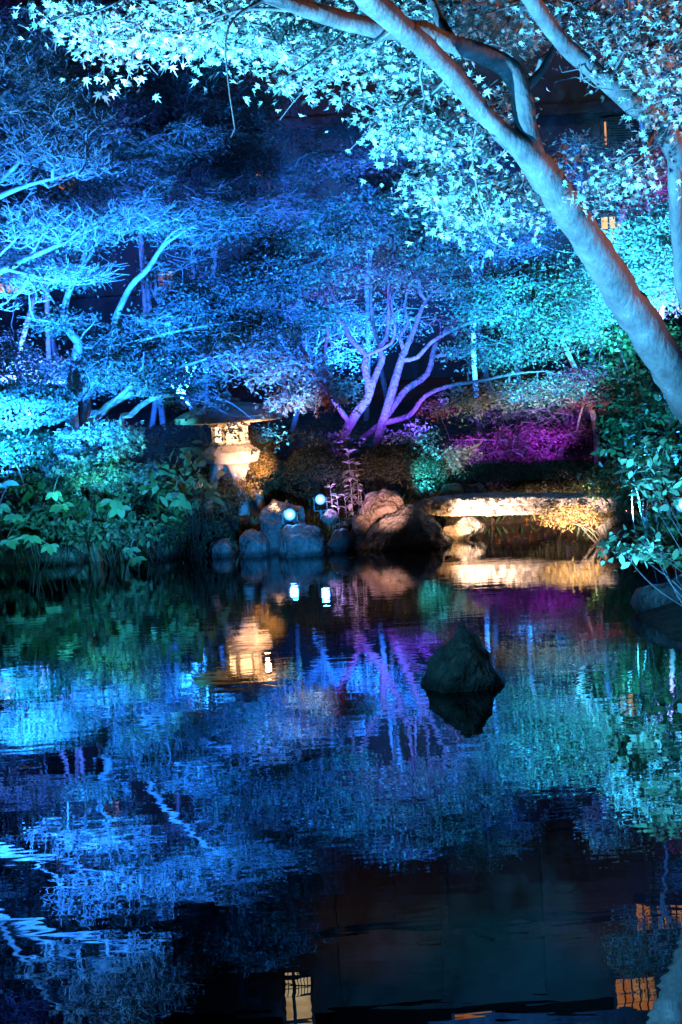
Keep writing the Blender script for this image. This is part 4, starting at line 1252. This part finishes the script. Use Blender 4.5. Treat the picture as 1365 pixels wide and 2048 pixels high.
# magenta shrub, aqua sapling
def at4(px, py, Y, r): 
    v = at(px, py, Y); return (v.x, v.y, v.z, r)
MY = 16.0 + .9
tree('maple_shrub', 'low magenta-lit maple shrub spreading behind the stone bridge', 'shrub', gbase(1085, 950, 17.4),
    [[at4(1090, 985, 17.4, .04), at4(1085, 930, 17.3, .03), at4(1050, 890, 17.3, .02), at4(990, 880, 17.2, .01), at4(900, 880, 17.2, .006)],
     [at4(1085, 930, 17.3, .03), at4(1110, 880, 17.3, .02), at4(1170, 860, 17.2, .01)]],
    [cl(1070, 870, 17.3, .55, .4, .09, 40), cl(980, 895, 17.3, .5, .35, .13, 36), cl(1060, 920, 17.3, .35, .3, .18, 30), cl(1150, 865, 17.2, .3, .3, .06, 12), cl(870, 815, 17.2, .3, .2, .06, 9), cl(1160, 752, 16.9, .28, .25, .06, 12), cl(1180, 800, 16.9, .2, .2, .07, 8)],
    leaf=.036, nleaf=60, srad=.17, sides=5, tip=.002, twigs=4, tilt=.8, mat='maple_pink')
tree('maple_sapling', 'small aqua-lit sapling with a slanting violet stem rising from the brown stone', 'sapling', gbase(885, 960, 16.4),
    [[at4(885, 965, 16.4, .03), at4(905, 932, 16.4, .026), at4(922, 905, 16.4, .022), at4(950, 893, 16.4, .014), at4(966, 882, 16.4, .007)],
     [at4(905, 932, 16.4, .014), at4(885, 915, 16.3, .01), at4(840, 885, 16.2, .007), at4(800, 860, 16.2, .005)]],
    [cl(880, 925, 16.3, .26, .2, .12, 22), cl(820, 870, 16.3, .3, .2, .12, 16, .8), cl(925, 905, 16.3, .15, .15, .06, 7), cl(850, 905, 16.2, .2, .15, .06, 8)],
    leaf=.036, nleaf=46, srad=.13, sides=5, tip=.002, twigs=4, tilt=.8, mat='maple_pale')


# ------------------------------------------------------------------ shrubs made of leafy stems
def shrub(name, label, base, c, r, n, mat, kind='oval', leaf=.06, nleaf=12, srad=.10, cat='shrub', tilt=.6, stems=5, group=None, width=1, sides=4, share=1.0, zj=.03, twigs=1, clusters=None, tip=.0018):
    k = random.Random(int(abs(c[0] * 1000)) + n)
    limbs = []
    for i in range(stems):
        e = (c[0] + k.uniform(-.6, .6) * r[0], c[1] + k.uniform(-.5, .5) * r[1], c[2] + k.uniform(-.3, .6) * r[2])
        b_ = (base[0] + k.uniform(-.1, .1), base[1] + k.uniform(-.08, .08), base[2] - .05)
        limbs.append([b_ + (.006,), ((b_[0] * .6 + e[0] * .4) + k.uniform(-.12, .12), (b_[1] + e[1]) / 2 + k.uniform(-.1, .1), (b_[2] * .6 + e[2] * .4) + k.uniform(0, .1), .0045), e + (.003,)])
    # the first limb starts the plant; the others start from its foot
    L0 = limbs[0]
    for l in limbs[1:]: l[0] = L0[0]
    o = tree(name, label, cat, base, limbs, clusters or [(c, r, n, share)], leafkind=kind, leaf=leaf, nleaf=nleaf, srad=srad, mat=mat, group=group, sides=sides, tip=tip, twigs=twigs, tilt=tilt, step=.09, zj=zj, bark='bark_mid')
    for ch in o.children:
        if ch.name.startswith('trunk'): ch.name = 'stem'
        if ch.name.startswith('crown'): ch.name = 'foliage'
    return o


def base_at(px, py, Y):
    p = at(px, py, Y)
    return (p.x, p.y, max(-.05, ground_z(p.x, p.y)))


def sh(name, label, px, py, Y, r, n, mat, **k):
    bx = k.pop('bx', px); by = k.pop('bY', Y)
    return shrub(name, label, base_at(bx, py, by), tuple(at(px, py, Y)), r, n, mat, **k)


# clipped azalea mounds: dense shells of tiny leaves over a woody frame
def mound(label, px, py, Y, r, n, mat='azalea', leaf=.026, group=None):
    c = at(px, py, Y)
    gz_ = ground_z(c.x, c.y)
    t = empty('clipped_azalea', (c.x, c.y, gz_), label, 'shrub', group)
    p = rng.normal(size=(n, 3)); p /= np.linalg.norm(p, axis=1, keepdims=True)
    p[:, 2] = np.abs(p[:, 2]) * np.sign(rng.random(n) - .2)
    wob = np.array([1 + .13 * mnoise.noise(Vector(q * 2.2) + c) + .05 * mnoise.noise(Vector(q * 9) + c) for q in p])
    q = (1 - .12 * rng.random(n) ** 2) * wob
    P = np.array(c)[None] + p * q[:, None] * np.array(r)[None]
    N = p + rng.normal(size=(n, 3)) * .6
    link_mesh('foliage', leaves('foliage', P, N, leaf * (.7 + .6 * rng.random(n)), 'oval', width=1.3), M[mat], t)
    sk = Skel()
    sk.limb([(c.x, c.y, gz_ - .05, .02), (c.x, c.y, gz_ + .12, .018)])
    sk.grow(np.array(c)[None] + p[:60] * np.array(r)[None] * .93, step=.12)
    link_mesh('stem', sk.mesh('stem', sides=4, tip=.002), M['bark_dark'], t)
    return t


mound('wide dark clipped azalea mound behind the violet plants, at the trees foot', 640, 955, 16.1, (.50, .40, .34), 9000)
mound('wide dark clipped azalea mound behind the pinkish boulder', 790, 955, 16.3, (.62, .45, .36), 11000)
mound('dark clipped azalea behind the middle of the stone bridge', 980, 960, 16.9, (.62, .40, .24), 8000)
mound('dark clipped azalea behind the right half of the stone bridge', 1120, 960, 16.9, (.60, .40, .24), 8000)
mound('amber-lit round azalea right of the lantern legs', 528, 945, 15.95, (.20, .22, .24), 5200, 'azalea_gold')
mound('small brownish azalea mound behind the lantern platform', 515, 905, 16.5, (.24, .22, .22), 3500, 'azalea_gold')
mound('cyan-lit rounded shrub mound at the far left', 40, 812, 15.0, (.62, .5, .24), 9500, 'maple', .036)
mound('dark shrub mound below the cyan one at the far left', 20, 930, 15.3, (.75, .5, .42), 9000, 'evergreen', .034)
mound('dark shrub mound behind the left bank leaves', 300, 985, 15.9, (.8, .5, .30), 8000, 'azalea', .034)

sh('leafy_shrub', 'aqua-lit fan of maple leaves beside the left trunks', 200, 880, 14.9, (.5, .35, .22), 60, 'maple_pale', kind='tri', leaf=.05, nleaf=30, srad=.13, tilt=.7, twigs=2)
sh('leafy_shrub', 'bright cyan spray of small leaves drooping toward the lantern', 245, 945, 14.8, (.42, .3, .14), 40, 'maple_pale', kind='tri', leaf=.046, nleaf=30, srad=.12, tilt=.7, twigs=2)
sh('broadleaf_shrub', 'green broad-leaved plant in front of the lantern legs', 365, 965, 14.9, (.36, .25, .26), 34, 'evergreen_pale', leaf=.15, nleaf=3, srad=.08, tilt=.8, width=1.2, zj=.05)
sh('broadleaf_shrub', 'dim green broad-leaved shrub on the left shore', 130, 985, 14.9, (.6, .3, .30), 44, 'evergreen', leaf=.14, nleaf=4, srad=.09, tilt=.8, width=1.2, zj=.05)
sh('broadleaf_shrub', 'dim green shrub overhanging the water left of the shore rocks', 300, 1010, 14.9, (.5, .3, .28), 44, 'evergreen', leaf=.10, nleaf=5, srad=.09, tilt=.8, width=1.1, zj=.05)
mound('low dark-green ground shrub between the left trunks and the water', 150, 1040, 15.2, (.55, .35, .22), 6000, 'maple', .05)
mound('low dark-green ground shrub below the lantern at the water', 380, 1060, 15.3, (.42, .25, .16), 4000, 'azalea', .04)
mound('low green shrub at the far left edge of the shore', -20, 1050, 15.1, (.5, .35, .25), 5000, 'maple', .05)
sh('leafy_shrub', 'aqua-green leafy shrub under the bright cyan spray', 170, 950, 14.8, (.55, .3, .22), 60, 'maple', kind='tri', leaf=.06, nleaf=26, srad=.13, tilt=.8, twigs=2)
sh('leafy_shrub', 'green leafy shrub draping to the water below the aqua-green one', 230, 1060, 14.6, (.5, .3, .16), 50, 'maple', kind='oval', leaf=.07, nleaf=16, srad=.13, tilt=.9, twigs=2)
sh('leafy_shrub', 'green leafy shrub draping to the water at the far left', 50, 1040, 14.6, (.45, .3, .2), 50, 'maple', kind='oval', leaf=.07, nleaf=16, srad=.13, tilt=.9, twigs=2)
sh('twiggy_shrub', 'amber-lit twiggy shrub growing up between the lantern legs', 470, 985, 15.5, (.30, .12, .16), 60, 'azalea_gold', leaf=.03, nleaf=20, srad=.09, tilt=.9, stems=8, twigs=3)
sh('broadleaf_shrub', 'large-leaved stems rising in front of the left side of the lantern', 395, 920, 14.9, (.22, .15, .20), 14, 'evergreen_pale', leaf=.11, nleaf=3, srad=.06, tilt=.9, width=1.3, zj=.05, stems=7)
sh('twiggy_shrub', 'thin bare stems arching over the water left of the shore rocks', 330, 1060, 14.9, (.35, .2, .22), 30, 'evergreen', leaf=.05, nleaf=2, srad=.1, tilt=.8, stems=9, twigs=2)
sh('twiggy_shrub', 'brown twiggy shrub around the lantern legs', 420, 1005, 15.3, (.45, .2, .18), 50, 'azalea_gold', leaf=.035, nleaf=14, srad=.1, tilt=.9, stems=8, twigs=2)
sh('leafy_shrub', 'dim teal leaves right of the lantern under the violet trunks', 640, 875, 16.3, (.42, .3, .12), 14, 'maple', kind='tri', leaf=.05, nleaf=22, srad=.13, tilt=.7)
sh('leafy_shrub', 'aqua tuft of small leaves behind the pinkish boulder', 845, 975, 16.0, (.16, .12, .05), 14, 'maple_pale', kind='diamond', leaf=.045, nleaf=14, srad=.06, tilt=.8)
sh('leafy_shrub', 'dim teal mass of leaves at the right end of the bridge', 1270, 960, 14.2, (.55, .4, .32), 90, 'evergreen', kind='oval', leaf=.05, nleaf=26, srad=.14, tilt=.8)
sh('leafy_shrub', 'teal shrub with pointed leaves below the leaning trunk', 1290, 850, 11.5, (.40, .35, .38), 90, 'evergreen', kind='oval', leaf=.06, nleaf=14, srad=.10, tilt=.7)
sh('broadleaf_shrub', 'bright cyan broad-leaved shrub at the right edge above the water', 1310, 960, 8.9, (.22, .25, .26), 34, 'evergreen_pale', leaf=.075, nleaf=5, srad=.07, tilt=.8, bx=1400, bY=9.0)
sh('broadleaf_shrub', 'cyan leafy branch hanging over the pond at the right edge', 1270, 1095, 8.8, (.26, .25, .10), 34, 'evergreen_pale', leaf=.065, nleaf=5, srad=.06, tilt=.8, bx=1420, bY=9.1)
sh('broadleaf_shrub', 'dim teal leafy shrub just above the black rock at right', 1350, 1080, 9.4, (.25, .25, .14), 30, 'evergreen', leaf=.07, nleaf=6, srad=.07, tilt=.8, bx=1400, bY=9.4)
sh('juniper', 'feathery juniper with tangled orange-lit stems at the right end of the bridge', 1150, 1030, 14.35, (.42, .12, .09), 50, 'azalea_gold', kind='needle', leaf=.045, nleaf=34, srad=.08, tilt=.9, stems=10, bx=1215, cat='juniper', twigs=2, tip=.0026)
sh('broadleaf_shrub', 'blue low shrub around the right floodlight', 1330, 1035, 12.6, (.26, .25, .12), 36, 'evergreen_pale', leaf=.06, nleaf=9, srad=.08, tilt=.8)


def whorl_plant(name, label, base, top, n, leafl, mat, per=5, r0=.008, droop=.35):
    """upright stem carrying rings of leaves all the way up"""
    t = empty(name, base, label, 'plant')
    b_, e = np.array(base), np.array(top)
    sk = Skel()
    sk.limb([tuple(b_ - (0, 0, .04)) + (r0,), tuple((b_ + e) / 2 + (0.01, 0, 0)) + (r0 * .8,), tuple(e) + (r0 * .5,)], step=.04)
    link_mesh('stem', sk.mesh('stem', sides=5), M['bark'], t)
    P, U = [], []
    for i in range(n):
        f = .18 + .82 * i / (n - 1)
        a0 = random.uniform(0, 6)
        for k in range(per):
            a = a0 + k * 2 * math.pi / per
            P.append(b_ + (e - b_) * f)
            P[-1] = P[-1] + rng.normal(size=3) * (.006, .006, .014)
            a += random.uniform(-.5, .5)
            U.append((math.cos(a), math.sin(a), random.uniform(-.7, .5) if i < n - 2 else .7))
    P, U = np.array(P), np.array(U)
    N = np.zeros_like(U); N[:, 2] = 1; N += rng.normal(size=N.shape) * .15
    link_mesh('foliage', leaves_dir('foliage', P, U, N, leafl * (.75 + .45 * rng.random(len(P))), 'oval', droop), M[mat], t)
    return t


p0 = at(702, 985, 15.5); 
whorl_plant('flowering_plant', 'tall plant with whorls of pale pink leaves up its stem, violet-lit', (p0.x, p0.y, ground_z(p0.x, p0.y)), tuple(at(697, 908, 15.5)), 9, .10, 'variegated', 6)
whorl_plant('flowering_plant', 'second tall whorled plant standing close behind the tallest', (p0.x + .07, p0.y + .08, ground_z(p0.x, p0.y)), tuple(at(713, 930, 15.6)), 7, .085, 'variegated', 5)
for i, (px, py, Y) in enumerate([(662, 985, 15.4), (675, 1003, 15.3), (722, 990, 15.4), (690, 1000, 15.25)]):
    p = at(px, py, Y)
    whorl_plant('flowering_plant', ['short pale plant beside the right of the two floodlights', 'short pale plant just right of the floodlit pair', 'short plant touching the pinkish boulder', 'short pale plant at the foot of the tallest whorled plant'][i], (p.x, p.y, ground_z(p.x, p.y)), (p.x, p.y, p.z + .05), 4, .075, 'variegated', 6)


# large bright leaves hanging over the water at left
def leaf_rosette(label, pts, Y, leafl, mat='evergreen_pale'):
    """a long stem from the bank with rosettes of big leaves at its joints"""
    P0 = at(*pts[0], Y)
    b_ = (P0.x, 15.5, ground_z(P0.x, 15.5))
    t = empty('drooping_plant', b_, label, 'plant')
    sk = Skel()
    q = [at(px, py, Y) for px, py in pts]
    sk.limb([b_ + (.005,), ((b_[0] + q[0].x) / 2, (b_[1] + q[0].y) / 2, max(b_[2], q[0].z) + .12, .008)] + [(v.x, v.y, v.z, .006) for v in q], step=.05)
    link_mesh('stem', sk.mesh('stem', sides=5), M['bark'], t)
    P, U = [], []
    for v in q:
        n = random.randint(6, 9)
        a0 = random.uniform(0, 6)
        for k in range(n):
            a = a0 + k * 2 * math.pi / n + random.uniform(-.2, .2)
            P.append(tuple(v)); U.append((math.cos(a), math.sin(a) * .8 - .2, random.uniform(-.75, .1)))
    P, U = np.array(P), np.array(U)
    N = np.zeros_like(U); N[:, 2] = 1; N[:, 1] = -.8; N += rng.normal(size=N.shape) * .2
    link_mesh('foliage', leaves_dir('foliage', P, U, N, leafl * (.7 + .5 * rng.random(len(P))), 'oval', .25, 1.15), M[mat], t)
    return t


leaf_rosette('bright green rosettes of broad leaves low at the far left over the water', [(15, 1080), (62, 1072), (100, 1090)], 14.0, .12)
leaf_rosette('pair of bright green broad leaves at the left edge', [(5, 968)], 14.0, .15)
leaf_rosette('green broad leaves hanging in the middle of the left bank', [(108, 985), (122, 1010)], 14.3, .13)
leaf_rosette('green leaf cluster dangling over the water below the bare stems', [(262, 1098), (275, 1115)], 14.2, .12)
leaf_rosette('green leaf cluster left of the lantern legs', [(352, 985), (362, 1000)], 14.4, .14)
leaf_rosette('green broad leaves in the left bank shrubs above the dangling cluster', [(240, 1015), (225, 1000)], 14.4, .14)
leaf_rosette('teal leaf rosette at the far left edge near the waterline', [(0, 1010), (30, 1030)], 14.1, .12)

# ------------------------------------------------------------------ ground cover, fallen leaves, floating leaves
n = 14000
xs_ = rng.uniform(-7, 5.5, n); ys_ = rng.uniform(14.6, 20, n)
P = np.array([(x, y, ground_z(x, y) + .012) for x, y in zip(xs_, ys_) if shore_dist(x, y) > .03])
N = np.zeros_like(P); N[:, 2] = 1; N += rng.normal(size=P.shape) * .35
tag(link_mesh('fallen_leaves', leaves('fallen_leaves', P, N, .055, 'tri'), M['fallen']), kind='stuff')
n = 5000
xs_ = rng.uniform(-5, 3.2, n); ys_ = rng.uniform(14.6, 17, n)
P = np.array([(x, y, ground_z(x, y)) for x, y in zip(xs_, ys_) if 0.02 < shore_dist(x, y) < 1.2])
U = rng.normal(size=P.shape) * .5; U[:, 2] = 1
N = rng.normal(size=P.shape)
tag(link_mesh('grass', leaves_dir('grass', P, U, N, .11 * (.5 + rng.random(len(P))), 'needle', .3), M['evergreen']), kind='stuff')
FL = [(1048, 1076), (1075, 1078), (1128, 1080), (1150, 1082), (960, 1083), (1005, 1079), (700, 1115), (780, 1108), (1190, 1090), (1090, 1085), (850, 1096), (60, 1535), (915, 1090), (1020, 1092), (640, 1150), (745, 1135), (560, 1140), (980, 1108), (1110, 1120), (690, 1210), (350, 1190), (1180, 1135), (470, 1125), (800, 1160), (230, 1260), (1100, 1260)]
for i, (px, py) in enumerate(FL):
    p = onz(px, py, .006)
    m_ = leaves('floating_leaf', np.array([tuple(p)]), np.array([(0.05, 0.05, 1.0)]), .07, 'maple', fold=.05)
    o = link_mesh('floating_leaf', m_, M['leaf_float'])
    o.data.transform(Matrix.Translation(-p)); o.location = p
    tag(o, 'small fallen maple leaf floating flat on the pond surface', 'leaf', 'fallen leaves floating on the pond')
#NEXT3
